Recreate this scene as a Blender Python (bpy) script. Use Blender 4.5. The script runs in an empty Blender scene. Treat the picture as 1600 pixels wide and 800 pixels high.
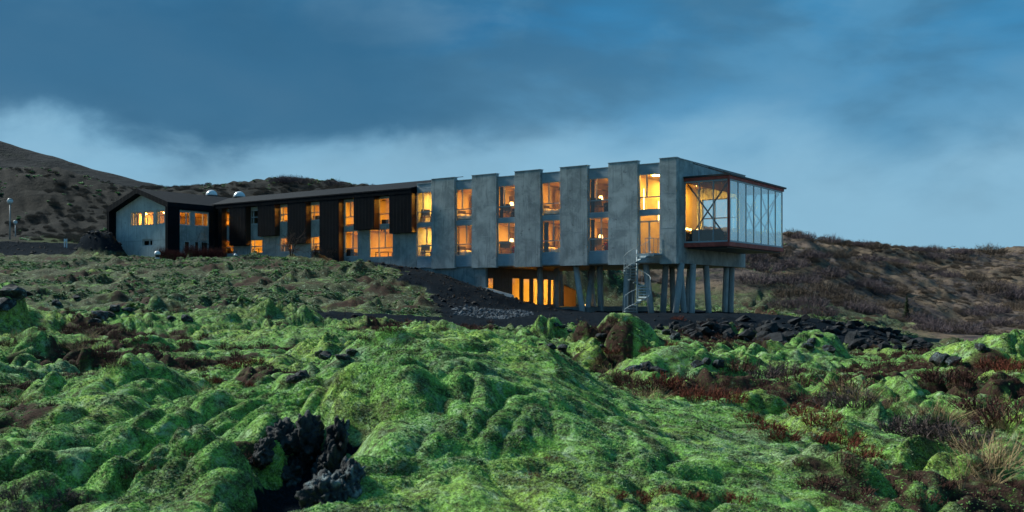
import bpy, bmesh, math, random
import numpy as np
from mathutils import Vector, Matrix

random.seed(7)
RNG = np.random.default_rng(7)
SC = bpy.context.scene
COL = SC.collection
R = math.radians

# ------------------------------------------------------------------ camera
F = 1541.0                       # focal length in photo pixels (1600 wide)
HOR = 466.0                      # photo row of the horizon
cam_d = bpy.data.cameras.new('camera')
cam = bpy.data.objects.new('camera', cam_d)
COL.objects.link(cam)
cam.location = (0, 0, 0)
cam.rotation_euler = (R(90), 0, 0)
cam_d.sensor_width = 36.0
cam_d.lens = 36.0 * F / 1600.0
cam_d.shift_y = (HOR - 400.0) / 1600.0
cam_d.clip_start = 0.1
cam_d.clip_end = 6000
cam_d.dof.use_dof = True
cam_d.dof.focus_distance = 55.0
cam_d.dof.aperture_fstop = 4.0
SC.camera = cam

# ------------------------------------------------------------------ render
SC.render.engine = 'CYCLES'
SC.cycles.use_denoising = True
SC.cycles.max_bounces = 7
SC.cycles.diffuse_bounces = 3
SC.cycles.glossy_bounces = 3
SC.cycles.transmission_bounces = 4
SC.cycles.transparent_max_bounces = 24
SC.cycles.caustics_reflective = False
SC.cycles.caustics_refractive = False
SC.cycles.sample_clamp_indirect = 6.0
SC.view_settings.view_transform = 'Standard'
SC.view_settings.look = 'None'
SC.view_settings.gamma = 1.0
SC.view_settings.exposure = 0.8

# ------------------------------------------------------------------ node helpers
class NT:
    def __init__(self, tree):
        self.t = tree
        self.n = tree.nodes
        self.l = tree.links
    def new(self, kind, **kw):
        nd = self.n.new(kind)
        for k, v in kw.items():
            setattr(nd, k, v)
        return nd
    def put(self, sock, v):
        if v is None:
            return
        if isinstance(v, bpy.types.NodeSocket):
            self.l.new(v, sock)
        else:
            if isinstance(v, (tuple, list)) and len(v) == 3 and sock.type == 'RGBA':
                v = (*v, 1)
            sock.default_value = v
    def math(self, op, a, b=None, c=None, clamp=False):
        nd = self.new('ShaderNodeMath', operation=op)
        nd.use_clamp = clamp
        self.put(nd.inputs[0], a)
        self.put(nd.inputs[1], b)
        self.put(nd.inputs[2], c)
        return nd.outputs[0]
    def mix(self, fac, a, b, blend='MIX'):
        nd = self.new('ShaderNodeMix', data_type='RGBA', blend_type=blend)
        self.put(nd.inputs[0], fac)
        self.put(nd.inputs[6], a)
        self.put(nd.inputs[7], b)
        return nd.outputs[2]
    def smooth(self, v, a, b, lo=0.0, hi=1.0):
        nd = self.new('ShaderNodeMapRange', interpolation_type='SMOOTHSTEP')
        self.put(nd.inputs[0], v)
        nd.inputs[1].default_value = a
        nd.inputs[2].default_value = b
        nd.inputs[3].default_value = lo
        nd.inputs[4].default_value = hi
        return nd.outputs[0]
    def noise(self, vec, scale, detail=4, rough=0.55, dist=0.0, col=False):
        nd = self.new('ShaderNodeTexNoise')
        self.put(nd.inputs['Vector'], vec)
        nd.inputs['Scale'].default_value = scale
        nd.inputs['Detail'].default_value = detail
        nd.inputs['Roughness'].default_value = rough
        nd.inputs['Distortion'].default_value = dist
        return nd.outputs['Color' if col else 'Fac']
    def scaled(self, vec, s, loc=(0, 0, 0)):
        nd = self.new('ShaderNodeMapping')
        self.put(nd.inputs[0], vec)
        nd.inputs['Scale'].default_value = s
        nd.inputs['Location'].default_value = loc
        return nd.outputs[0]
    def bump(self, h, strength, dist=0.02, normal=None):
        nd = self.new('ShaderNodeBump')
        nd.inputs['Strength'].default_value = strength
        nd.inputs['Distance'].default_value = dist
        self.put(nd.inputs['Height'], h)
        self.put(nd.inputs['Normal'], normal)
        return nd.outputs[0]

# ------------------------------------------------------------------ world: dusk sky under broken cloud
world = bpy.data.worlds.new('World')
SC.world = world
world.use_nodes = True
SUN_EL, SUN_AZ = 36.0, 301.0          # azimuth clockwise from +Y: ahead of the camera on the left, behind the hills
w = NT(world.node_tree)
w.n.clear()
tc = w.new('ShaderNodeTexCoord').outputs['Generated']
sep = w.new('ShaderNodeSeparateXYZ'); w.put(sep.inputs[0], tc)
sx, sy, sz = sep.outputs
sky = w.new('ShaderNodeTexSky', sky_type='NISHITA')
sky.sun_disc = False
sky.sun_elevation = R(SUN_EL)
sky.sun_rotation = R(SUN_AZ)
sky.dust_density = 0.4
sky.ozone_density = 4.0
nish = sky.outputs[0]
# cloud layer: soft heaps, a little wider than tall
az = w.math('ARCTAN2', sx, sy)
el0 = w.math('ARCSINE', sz)
cmb = w.new('ShaderNodeCombineXYZ')
w.put(cmb.inputs[0], sx); w.put(cmb.inputs[1], sy); w.put(cmb.inputs[2], w.math('MULTIPLY', sz, 1.9))
cl_big = w.noise(cmb.outputs[0], 3.2, 3, 0.5, 0.3)
cl_det = w.noise(w.scaled(cmb.outputs[0], (1, 1, 1), (4.2, 1.7, 0)), 7.0, 7, 0.53, 0.25)
WIS = w.math('SUBTRACT', cl_det, 0.5)
BIG = w.math('SUBTRACT', cl_big, 0.5)
el = w.math('ADD', w.math('ARCSINE', sz), w.math('ADD', w.math('MULTIPLY', WIS, 0.115), w.math('MULTIPLY', BIG, 0.09)))
azw = w.math('ADD', az, w.math('MULTIPLY', BIG, 0.25))
# heavy bank that hangs over the left of the view, its lower edge ragged
bank_az = w.smooth(azw, 0.10, -0.16)
bank_lo = w.smooth(el, 0.135, 0.176)
bank_hi = w.smooth(el, 0.34, 0.24, 0.55, 1.0)
bank = w.math('MULTIPLY', w.math('MULTIPLY', bank_az, bank_lo), bank_hi)
# pale gap low over the horizon
gap = w.math('MULTIPLY', w.smooth(el, 0.20, 0.10), w.smooth(el, -0.05, 0.04))
zen = w.smooth(el, 0.08, 0.30)
base = w.mix(zen, (0.185, 0.440, 0.640), (0.018, 0.160, 0.345))
rightlift = w.smooth(azw, -0.02, 0.30)
base = w.mix(w.math('MULTIPLY', w.math('MULTIPLY', rightlift, zen), 0.75), base, (0.045, 0.270, 0.520))
veil = w.smooth(cl_det, 0.40, 0.66)
base = w.mix(w.math('MULTIPLY', veil, 0.46), base, (0.125, 0.320, 0.485))
tone = w.noise(w.scaled(cmb.outputs[0], (1, 1, 1.3), (7.7, 2.1, 5.0)), 4.4, 6, 0.50, 0.3)
base = w.mix(w.math('MULTIPLY', w.smooth(tone, 0.54, 0.34), w.smooth(el, 0.05, 0.16, 0.15, 0.55)), base, (0.042, 0.132, 0.222))
base = w.mix(w.smooth(tone, 0.50, 0.70, 0.0, 0.34), base, (0.235, 0.415, 0.560))
base = w.mix(w.math('MULTIPLY', gap, 0.60), base, (0.290, 0.520, 0.680))
base = w.mix(w.math('MULTIPLY', bank, 0.85), base, (0.020, 0.115, 0.225))
# below the horizon: dark earth tone so nothing is lit from underneath
below = w.smooth(sz, -0.02, -0.12)
base = w.mix(below, base, (0.02, 0.022, 0.022))
nsc = w.mix(1.0, nish, (0.06, 0.06, 0.06), 'MULTIPLY')
skyc = w.mix(0.92, nsc, base)
bg = w.new('ShaderNodeBackground')
w.put(bg.inputs[0], skyc)
bg.inputs[1].default_value = 0.60
wo = w.new('ShaderNodeOutputWorld')
w.l.new(bg.outputs[0], wo.inputs[0])

# ------------------------------------------------------------------ sun (veiled, very soft)
sun_d = bpy.data.lights.new('sun', 'SUN')
sun_d.energy = 3.9
sun_d.angle = R(12)
sun_d.color = (0.97, 1.0, 0.93)
sun = bpy.data.objects.new('sun', sun_d)
COL.objects.link(sun)
sdir = Vector((math.sin(R(SUN_AZ)) * math.cos(R(SUN_EL)), math.cos(R(SUN_AZ)) * math.cos(R(SUN_EL)), math.sin(R(SUN_EL))))
sun.rotation_euler = sdir.to_track_quat('Z', 'Y').to_euler()
sun.location = (0, 0, 80)

# ------------------------------------------------------------------ material helpers
def mat(name):
    m = bpy.data.materials.new(name)
    m.use_nodes = True
    m.node_tree.nodes.clear()
    t = NT(m.node_tree)
    out = t.new('ShaderNodeOutputMaterial')
    return m, t, out

def bsdf(t, out, col, rough=0.8, spec=0.3, normal=None, metal=0.0):
    b = t.new('ShaderNodeBsdfPrincipled')
    t.put(b.inputs['Base Color'], col)
    t.put(b.inputs['Roughness'], rough)
    b.inputs['Specular IOR Level'].default_value = spec
    b.inputs['Metallic'].default_value = metal
    t.put(b.inputs['Normal'], normal)
    t.l.new(b.outputs[0], out.inputs[0])
    return b

M = {}
def simple(key, col, rough=0.7, spec=0.3, metal=0.0, var=0.12, scale=3.0, bump=0.0):
    m, t, o = mat(key)
    pos = t.new('ShaderNodeTexCoord').outputs['Object']
    n = t.noise(pos, scale, 5, 0.6)
    f = t.smooth(n, 0.3, 0.7, 1 - var, 1 + var)
    c = t.mix(1.0, col, f, 'MULTIPLY')
    # multiply a colour by a float through a grey socket
    bsdf(t, o, c, rough, spec, t.bump(n, bump, 0.01) if bump else None, metal)
    M[key] = m
    return m

def emission(key, col, s):
    m, t, o = mat(key)
    e = t.new('ShaderNodeEmission')
    e.inputs[0].default_value = (*col, 1)
    e.inputs[1].default_value = s
    t.l.new(e.outputs[0], o.inputs[0])
    M[key] = m

def concrete(key, base, dark, streak=True):
    m, t, o = mat(key)
    pos = t.new('ShaderNodeTexCoord').outputs['Object']
    oi = t.new('ShaderNodeObjectInfo').outputs['Random']
    off = t.new('ShaderNodeVectorMath', operation='ADD')
    cx = t.new('ShaderNodeCombineXYZ')
    t.put(cx.inputs[0], t.math('MULTIPLY', oi, 37.0)); t.put(cx.inputs[1], t.math('MULTIPLY', oi, 11.0))
    t.put(off.inputs[0], pos); t.put(off.inputs[1], cx.outputs[0])
    p = off.outputs[0]
    blot = t.noise(p, 0.9, 6, 0.62, 0.6)
    fine = t.noise(p, 7.0, 5, 0.65)
    st = t.noise(t.scaled(p, (3.0, 3.0, 0.28)), 1.6, 5, 0.6, 0.3)
    f = t.smooth(blot, 0.33, 0.68)
    c = t.mix(f, dark, base)
    c = t.mix(t.smooth(st, 0.52, 0.72, 0.0, 0.55), c, tuple(x * 0.55 for x in dark))
    c = t.mix(t.smooth(fine, 0.55, 0.75, 0.0, 0.35), c, tuple(min(1, x * 1.35) for x in base))
    c = t.mix(1.0, c, t.smooth(oi, 0.0, 1.0, 0.86, 1.12), 'MULTIPLY')
    st2 = t.noise(t.scaled(p, (5.0, 5.0, 0.12)), 1.4, 4, 0.6, 0.1)
    c = t.mix(t.smooth(st2, 0.56, 0.70, 0.0, 0.40), c, tuple(x * 0.5 for x in dark))
    pits = t.smooth(t.noise(p, 2.3, 6, 0.7, 0.2), 0.60, 0.70, 0.0, 0.65)
    c = t.mix(pits, c, tuple(x * 0.4 for x in dark))
    bsdf(t, o, c, 0.85, 0.25, t.bump(t.math('ADD', fine, blot), 0.25, 0.03))
    M[key] = m
concrete('concrete', (0.43, 0.47, 0.47), (0.235, 0.272, 0.28))
concrete('concrete_pale', (0.54, 0.58, 0.58), (0.40, 0.435, 0.445))
concrete('concrete_column', (0.50, 0.53, 0.53), (0.36, 0.385, 0.39))

def ribbed(key, col, axis, freq, depth, rough=0.5, spec=0.4):
    m, t, o = mat(key)
    pos = t.new('ShaderNodeTexCoord').outputs['Object']
    s = t.new('ShaderNodeSeparateXYZ'); t.put(s.inputs[0], pos)
    v = s.outputs['XYZ'.index(axis)] if axis != 'H' else t.math('ADD', s.outputs[0], s.outputs[1])
    saw = t.math('FRACT', t.math('MULTIPLY', v, freq))
    groove = t.smooth(t.math('ABSOLUTE', t.math('SUBTRACT', saw, 0.5)), 0.40, 0.5)
    n = t.noise(pos, 1.3, 4, 0.6)
    c = t.mix(1.0, col, t.smooth(n, 0.3, 0.7, 0.82, 1.15), 'MULTIPLY')
    c = t.mix(t.math('MULTIPLY', groove, 0.35), c, tuple(x * 0.6 for x in col))
    bsdf(t, o, c, rough, spec, t.bump(groove, depth, 0.03))
    M[key] = m
ribbed('spandrel', (0.27, 0.345, 0.40), 'Z', 6.0, 0.35)
ribbed('cladding', (0.0055, 0.0088, 0.0125), 'H', 2.6, 0.6, 0.8, 0.04)
ribbed('roof_metal', (0.0065, 0.0095, 0.0135), 'X', 1.8, 0.7, 0.75, 0.08)
ribbed('soffit_wood', (0.16, 0.085, 0.04), 'Y', 5.0, 0.6)
ribbed('base_cladding', (0.085, 0.07, 0.06), 'H', 1.1, 0.7)
ribbed('wood_screen', (0.32, 0.17, 0.07), 'H', 5.0, 0.7)
ribbed('bronze', (0.045, 0.020, 0.011), 'H', 2.0, 0.4, 0.45)
simple('frame', (0.34, 0.40, 0.435), 0.45, 0.4, 0, 0.08)
simple('white_frame', (0.45, 0.49, 0.51), 0.5, 0.4, 0, 0.06)
simple('dark_frame', (0.012, 0.013, 0.015), 0.5, 0.4)
simple('rust_steel', (0.36, 0.068, 0.050), 0.6, 0.35, 0, 0.3, 2.0)
simple('galvanised', (0.29, 0.355, 0.38), 0.6, 0.2, 0.0, 0.15, 6)
simple('interior', (0.52, 0.40, 0.24), 0.9, 0.1, 0, 0.06)
simple('interior_dark', (0.13, 0.085, 0.055), 0.9, 0.1, 0, 0.1)
simple('curtain', (0.30, 0.215, 0.135), 0.95, 0.05, 0, 0.15)
simple('curtain_dark', (0.018, 0.018, 0.022), 0.95, 0.05)
simple('linen', (0.72, 0.66, 0.58), 0.9, 0.1, 0, 0.1, 8, 0.4)
simple('furniture', (0.03, 0.022, 0.018), 0.6, 0.3)
simple('table_wood', (0.22, 0.12, 0.055), 0.6, 0.3)
simple('red_fabric', (0.28, 0.02, 0.018), 0.9, 0.1)
simple('dome', (0.62, 0.66, 0.68), 0.25, 0.5, 0, 0.05)
simple('white_plastic', (0.66, 0.68, 0.70), 0.4, 0.4, 0, 0.05)
simple('lamp_post', (0.30, 0.31, 0.31), 0.5, 0.4)
simple('slab', (0.22, 0.22, 0.21), 0.9, 0.1, 0, 0.2, 1.0, 0.3)
simple('bark', (0.055, 0.040, 0.036), 0.9, 0.1)
simple('heather', (0.085, 0.040, 0.032), 0.9, 0.1, 0, 0.35, 5)
simple('heather_red', (0.135, 0.040, 0.026), 0.9, 0.1, 0, 0.35, 5)
simple('heather_grey', (0.085, 0.064, 0.062), 0.9, 0.1, 0, 0.35, 5)
simple('straw', (0.30, 0.215, 0.115), 0.9, 0.1, 0, 0.25, 5)
simple('straw_dull', (0.135, 0.098, 0.062), 0.95, 0.05, 0, 0.3, 0.5)
simple('shrub_twig', (0.118, 0.094, 0.100), 0.95, 0.05, 0, 0.3, 0.6)
simple('shrub_brown', (0.120, 0.094, 0.074), 0.95, 0.05, 0, 0.3, 0.6)
simple('hedge_twig', (0.085, 0.026, 0.024), 0.95, 0.05, 0, 0.3, 1.0)
simple('spruce', (0.030, 0.045, 0.022), 0.95, 0.05, 0, 0.3, 1.0)
simple('pale_stone', (0.085, 0.10, 0.115), 0.9, 0.2, 0, 0.3, 3, 0.3)
emission('lamp_glow', (1.0, 0.47, 0.062), 190.0)
emission('lamp_glow_soft', (1.0, 0.46, 0.060), 150.0)
emission('lamp_glow_dim', (1.0, 0.45, 0.055), 110.0)
emission('lamp_glow_lounge', (1.0, 0.52, 0.075), 230.0)
emission('bulb', (1.0, 0.55, 0.15), 6.0)
emission('screen', (0.75, 0.80, 1.0), 1.1)

def glass(key, f0, tint):
    m, t, o = mat(key)
    lw = t.new('ShaderNodeLayerWeight'); lw.inputs[0].default_value = 0.5
    f5 = t.math('POWER', lw.outputs['Facing'], 5.0)
    fr = t.math('ADD', f0, t.math('MULTIPLY', f5, 1 - f0))
    tr = t.new('ShaderNodeBsdfTransparent'); tr.inputs[0].default_value = (*tint, 1)
    gl = t.new('ShaderNodeBsdfGlossy'); gl.inputs['Roughness'].default_value = 0.0
    gl.inputs[0].default_value = (0.95, 0.98, 1, 1)
    mx = t.new('ShaderNodeMixShader')
    t.put(mx.inputs[0], fr)
    t.l.new(tr.outputs[0], mx.inputs[1]); t.l.new(gl.outputs[0], mx.inputs[2])
    t.l.new(mx.outputs[0], o.inputs[0])
    M[key] = m
glass('glass', 0.03, (0.97, 0.98, 0.97))
glass('glass_coated', 0.34, (0.72, 0.90, 0.92))

def lava(key, base, dark, lichen, lich_amt):
    m, t, o = mat(key)
    pos = t.new('ShaderNodeTexCoord').outputs['Object']
    n1 = t.noise(pos, 3.0, 7, 0.65, 0.4)
    n2 = t.noise(pos, 14.0, 5, 0.6)
    c = t.mix(t.smooth(n1, 0.35, 0.7), dark, base)
    li = t.smooth(t.noise(pos, 1.7, 5, 0.65, 0.8), 0.60 - lich_amt, 0.70)
    c = t.mix(t.math('MULTIPLY', li, t.smooth(n2, 0.40, 0.60)), c, lichen)
    oc = t.smooth(t.noise(t.scaled(pos, (1, 1, 1), (9, 3, 5)), 2.6, 3, 0.5), 0.68, 0.74, 0.0, 0.7)
    c = t.mix(t.math('MULTIPLY', oc, lich_amt * 5), c, (0.23, 0.13, 0.05))
    bsdf(t, o, c, 0.85, 0.25, t.bump(t.math('ADD', n1, t.math('MULTIPLY', n2, 0.5)), 0.8, 0.06))
    M[key] = m
lava('lava', (0.020, 0.023, 0.027), (0.006, 0.007, 0.009), (0.09, 0.115, 0.125), 0.0)
lava('lava_lichen', (0.032, 0.036, 0.038), (0.010, 0.011, 0.012), (0.17, 0.235, 0.25), 0.14)

# ------------------------------------------------------------------ mesh helpers
class MB:
    def __init__(self):
        self.v = []; self.f = []
    def add(self, vs, fs):
        k = len(self.v)
        self.v += [tuple(p) for p in vs]
        self.f += [tuple(i + k for i in f) for f in fs]
        return self
    def box(self, x0, x1, y0, y1, z0, z1):
        return self.add([(x0, y0, z0), (x1, y0, z0), (x1, y1, z0), (x0, y1, z0), (x0, y0, z1), (x1, y0, z1), (x1, y1, z1), (x0, y1, z1)],
                        [(3, 2, 1, 0), (4, 5, 6, 7), (0, 1, 5, 4), (1, 2, 6, 5), (2, 3, 7, 6), (3, 0, 4, 7)])
    def room(self, x0, x1, y0, y1, z0, z1):      # box open towards -y
        return self.add([(x0, y0, z0), (x1, y0, z0), (x1, y1, z0), (x0, y1, z0), (x0, y0, z1), (x1, y0, z1), (x1, y1, z1), (x0, y1, z1)],
                        [(0, 1, 2, 3), (7, 6, 5, 4), (1, 5, 6, 2), (2, 6, 7, 3), (3, 7, 4, 0)])
    def prism(self, pts, y0, y1):                # polygon in x,z swept along y
        n = len(pts)
        vs = [(x, y0, z) for x, z in pts] + [(x, y1, z) for x, z in pts]
        fs = [tuple(range(n)), tuple(range(2 * n - 1, n - 1, -1))]
        fs += [(i, i + n, (i + 1) % n + n, (i + 1) % n) for i in range(n)]
        return self.add(vs, fs)
    def prism_x(self, pts, x0, x1):              # polygon in y,z swept along x
        n = len(pts)
        vs = [(x0, y, z) for y, z in pts] + [(x1, y, z) for y, z in pts]
        fs = [tuple(range(n)), tuple(range(2 * n - 1, n - 1, -1))]
        fs += [(i, i + n, (i + 1) % n + n, (i + 1) % n) for i in range(n)]
        return self.add(vs, fs)
    def prism_z(self, pts, z0, z1):
        n = len(pts)
        vs = [(x, y, z0) for x, y in pts] + [(x, y, z1) for x, y in pts]
        fs = [tuple(range(n - 1, -1, -1)), tuple(range(n, 2 * n))]
        fs += [(i, (i + 1) % n, (i + 1) % n + n, i + n) for i in range(n)]
        return self.add(vs, fs)
    def tube(self, pts, rad, n=8, cap=True):
        pts = [Vector(p) for p in pts]
        rs = rad if isinstance(rad, (list, tuple)) else [rad] * len(pts)
        vs = []
        for i, p in enumerate(pts):
            d = (pts[min(i + 1, len(pts) - 1)] - pts[max(i - 1, 0)]).normalized()
            a = Vector((0, 0, 1)) if abs(d.z) < 0.95 else Vector((1, 0, 0))
            s = d.cross(a).normalized(); q = s.cross(d).normalized()
            for k in range(n):
                an = 2 * math.pi * k / n
                vs.append(p + (s * math.cos(an) + q * math.sin(an)) * rs[i])
        fs = []
        for i in range(len(pts) - 1):
            for k in range(n):
                a, b = i * n + k, i * n + (k + 1) % n
                fs.append((a, b, b + n, a + n))
        if cap:
            fs.append(tuple(range(n - 1, -1, -1)))
            m = (len(pts) - 1) * n
            fs.append(tuple(range(m, m + n)))
        return self.add(vs, fs)
    def lathe(self, prof, n=20, c=(0, 0, 0)):
        vs = []; fs = []
        for r, z in prof:
            for k in range(n):
                an = 2 * math.pi * k / n
                vs.append((c[0] + r * math.cos(an), c[1] + r * math.sin(an), c[2] + z))
        for i in range(len(prof) - 1):
            for k in range(n):
                a, b = i * n + k, i * n + (k + 1) % n
                fs.append((a, b, b + n, a + n))
        fs.append(tuple(range(n - 1, -1, -1)))
        m = (len(prof) - 1) * n
        fs.append(tuple(range(m, m + n)))
        return self.add(vs, fs)
    def mesh(self, name):
        me = bpy.data.meshes.new(name)
        me.from_pydata(self.v, [], self.f)
        me.update()
        return me
    def build(self, name, m, parent=None, smooth=False, bevel=0.0):
        me = self.mesh(name)
        if bevel:
            bm = bmesh.new(); bm.from_mesh(me)
            bmesh.ops.bevel(bm, geom=bm.edges[:], offset=bevel, segments=2, affect='EDGES', profile=0.5)
            bm.to_mesh(me); bm.free()
        me.materials.append(M[m] if isinstance(m, str) else m)
        if smooth:
            me.polygons.foreach_set('use_smooth', [True] * len(me.polygons))
        o = bpy.data.objects.new(name, me)
        COL.objects.link(o)
        if parent:
            o.parent = parent
        return o

def tag(o, label=None, cat=None, group=None, kind=None):
    if label: o['label'] = label
    if cat: o['category'] = cat
    if group: o['group'] = group
    if kind: o['kind'] = kind
    return o

def empty(name, loc, rz=0.0):
    o = bpy.data.objects.new(name, None)
    COL.objects.link(o)
    o.location = loc
    o.rotation_euler = (0, 0, rz)
    o.empty_display_size = 0.3
    return o

def mesh_obj(name, me, parent=None):
    o = bpy.data.objects.new(name, me)
    COL.objects.link(o)
    if parent: o.parent = parent
    return o

# ------------------------------------------------------------------ noise in numpy
_ang = RNG.uniform(0, 2 * np.pi, 4096)
_GX, _GY = np.cos(_ang), np.sin(_ang)
def _h(ix, iy, seed):
    h = (ix * 374761393 + iy * 668265263 + seed * 1442695041) & 0xFFFFFFFF
    h = ((h ^ (h >> 13)) * 1274126177) & 0xFFFFFFFF
    return (h ^ (h >> 16)) & 4095
def pn(x, y, seed=0):
    x = np.asarray(x, float); y = np.asarray(y, float)
    xi = np.floor(x).astype(np.int64); yi = np.floor(y).astype(np.int64)
    xf = x - xi; yf = y - yi
    u = xf * xf * xf * (xf * (xf * 6 - 15) + 10); v = yf * yf * yf * (yf * (yf * 6 - 15) + 10)
    def g(ax, ay):
        k = _h(xi + ax, yi + ay, seed)
        return _GX[k] * (xf - ax) + _GY[k] * (yf - ay)
    a = g(0, 0); b = g(1, 0); c = g(0, 1); d = g(1, 1)
    return ((a + (b - a) * u) * (1 - v) + (c + (d - c) * u) * v) * 1.5
def fbm(x, y, seed, octs=4, gain=0.5):
    s = 0; a = 1.0
    for i in range(octs):
        s = s + a * pn(x * 2 ** i, y * 2 ** i, seed + i * 17); a *= gain
    return s
def sstep(x, a, b):
    t = np.clip((x - a) / (b - a), 0, 1)
    return t * t * (3 - 2 * t)

# ------------------------------------------------------------------ hotel frame: x right along the facade, y into the building, z up
P0 = Vector((11.0, 66.0, 0.0))
DX = Vector((0.8165, -0.5774, 0)); DY = Vector((0.5774, 0.8165, 0))
HROT = math.atan2(DX.y, DX.x)
ZB = -1.2
def H2W(x, y, z=0.0):
    p = P0 + DX * x + DY * y
    return Vector((p.x, p.y, z))
def hx(px, s):                    # facade coordinate seen at photo column px on the plane y = s
    p = px - 800.0
    t = (F * (P0.x + DY.x * s) - p * (P0.y + DY.y * s)) / (F * DX.x + p * -DX.y)
    return -t
def hz(px, py, s):
    x = hx(px, s)
    return (HOR - py) / F * (P0.y + DX.y * x + DY.y * s)
def hy(px, x):                    # depth coordinate at photo column px on the plane x = const
    p = px - 800.0
    return (p * (P0.y + DX.y * x) - F * (P0.x + DX.x * x)) / (F * DY.x - p * DY.y)
def hzx(px, py, x):
    s = hy(px, x)
    return (HOR - py) / F * (P0.y + DX.y * x + DY.y * s)
def W(px, Y):                     # ground plan point under photo column px at distance Y
    return ((px - 800.0) / F * Y, Y)

# ------------------------------------------------------------------ ground
def toz(py, Y): return -(py - HOR) / F * Y
ctl = []
def cp(px, Y, py=None, z=None):
    x, y = W(px, Y)
    ctl.append((x, y, z if z is not None else toz(py, Y)))
# near field
for px, z in ((-400, -1.45), (200, -1.45), (800, -1.45), (1300, -1.6), (1900, -1.65)):
    cp(px, 4.5, z=z)
for px, z in ((-300, -1.55), (100, -1.6), (500, -1.65), (900, -1.6), (1200, -1.7), (1600, -1.85), (1900, -1.9)):
    cp(px, 10, z=z)
for px, z in ((-200, -1.6), (150, -1.65), (500, -1.65), (900, -1.7), (1250, -1.85), (1600, -2.0), (1850, -2.0)):
    cp(px, 15, z=z)
for px, z in ((-150, -1.45), (100, -1.5), (400, -1.55), (700, -1.7), (1000, -1.8), (1300, -1.95), (1600, -2.0), (1850, -2.1)):
    cp(px, 22, z=z)
for px, z in ((-150, -1.05), (100, -1.2), (400, -1.35), (700, -1.55), (1000, -1.75), (1250, -1.95), (1500, -2.05), (1800, -2.2)):
    cp(px, 31, z=z)
# moss slope up to the old wing
for px in (-200, 0, 200):
    for Y, py in ((42, 492), (52, 470), (66, 440), (78, 414), (86, 401)):
        cp(px, Y, py)
for Y, py in ((40, 502), (48, 483), (62, 452), (72, 426), (81, 402)): cp(400, Y, py)
for Y, py in ((47, 494), (56, 474), (66, 444), (76, 412)): cp(560, Y, py)
for Y, py in ((40, 515), (46, 503), (54, 490), (60, 476), (68, 455), (74.5, 430)): cp(690, Y, py)
for Y, py in ((42, 519), (50, 499), (64, 485)): cp(765, Y, py)
for px, Y, py in ((709, 76.0, 439), (735, 74.5, 447), (757, 73.4, 454), (780, 72.0, 460), (795, 71.0, 464), (812, 70.5, 473), (824, 70.2, 480), (860, 71, 482)): cp(px, Y, py)
# gravel pad
for px, Y, z in ((830, 50, -1.05), (900, 50, -1.05), (900, 62, -0.95), (900, 74, -0.85), (1060, 48, -1.02), (1060, 56, -1.04), (1060, 66, -1.05), (1060, 80, -1.1),
                 (1180, 50, -1.05), (1200, 62, -1.12), (1180, 76, -1.25), (1300, 56, -1.35), (1270, 68, -1.5),
                 (600, 42, -1.25), (800, 42, -1.48), (930, 42, -1.55), (1050, 41, -1.62), (1200, 41, -1.95), (1350, 42, -2.25),
                 (1380, 51, -1.95), (1450, 46, -2.5), (1500, 38, -2.25), (1620, 45, -2.6), (1800, 45, -2.6),
                 (1420, 58, -2.7), (1500, 70, -3.0), (1500, 100, -3.6), (1620, 70, -3.2), (1650, 110, -3.4), (1900, 80, -3.2), (1400, 80, -3.0), (1345, 82, -2.4)):
    cp(px, Y, z=z)
# hill on the right
for px, rows in ((1230, ((86, 490), (105, 440), (130, 395), (155, 365), (180, 372))),
                 (1300, ((94, 481), (120, 430), (150, 388), (165, 376), (190, 384))),
                 (1400, ((104, 499), (130, 452), (160, 410), (178, 386), (205, 394))),
                 (1500, ((114, 507), (140, 462), (170, 420), (195, 392), (220, 398))),
                 (1600, ((122, 503), (150, 458), (180, 422), (205, 396), (230, 400))),
                 (1750, ((122, 500), (150, 458), (180, 422), (205, 396), (240, 396)))):
    for Y, py in rows: cp(px, Y, py)
cp(1560, 300, 388); cp(1640, 310, 386); cp(1480, 300, 393); cp(1750, 320, 388)
# behind and under the building
for px, Y, z in ((1160, 90, -1.1), (1160, 102, 1.9), (1150, 118, 4.6), (1120, 150, 9.5), (1010, 86, -0.9), (1000, 96, 0.7), (990, 108, 3.4), (960, 140, 9.0),
                 (905, 88, -0.8), (900, 97, 1.3), (890, 112, 4.3), (1000, 180, 11)):
    cp(px, Y, z=z)
for t_, z in ((20, 0.6), (26, 2.3), (33, 2.7), (41, 3.1), (48, 3.4)):
    for s_ in (5.0, 12.0):
        p = H2W(-t_, s_); ctl.append((p.x, p.y, z))
    p = H2W(-t_, 22); ctl.append((p.x, p.y, z + 3.0))
for t_, s_, z in ((17, 2, -0.6), (17, 10, -0.7), (14, 5, -0.7), (56, 3, 3.7), (57, -6, 3.9), (48, -6, 3.7), (60, 12, 5.0), (52, 12, 4.0)):
    p = H2W(-t_, s_); ctl.append((p.x, p.y, z))
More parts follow.
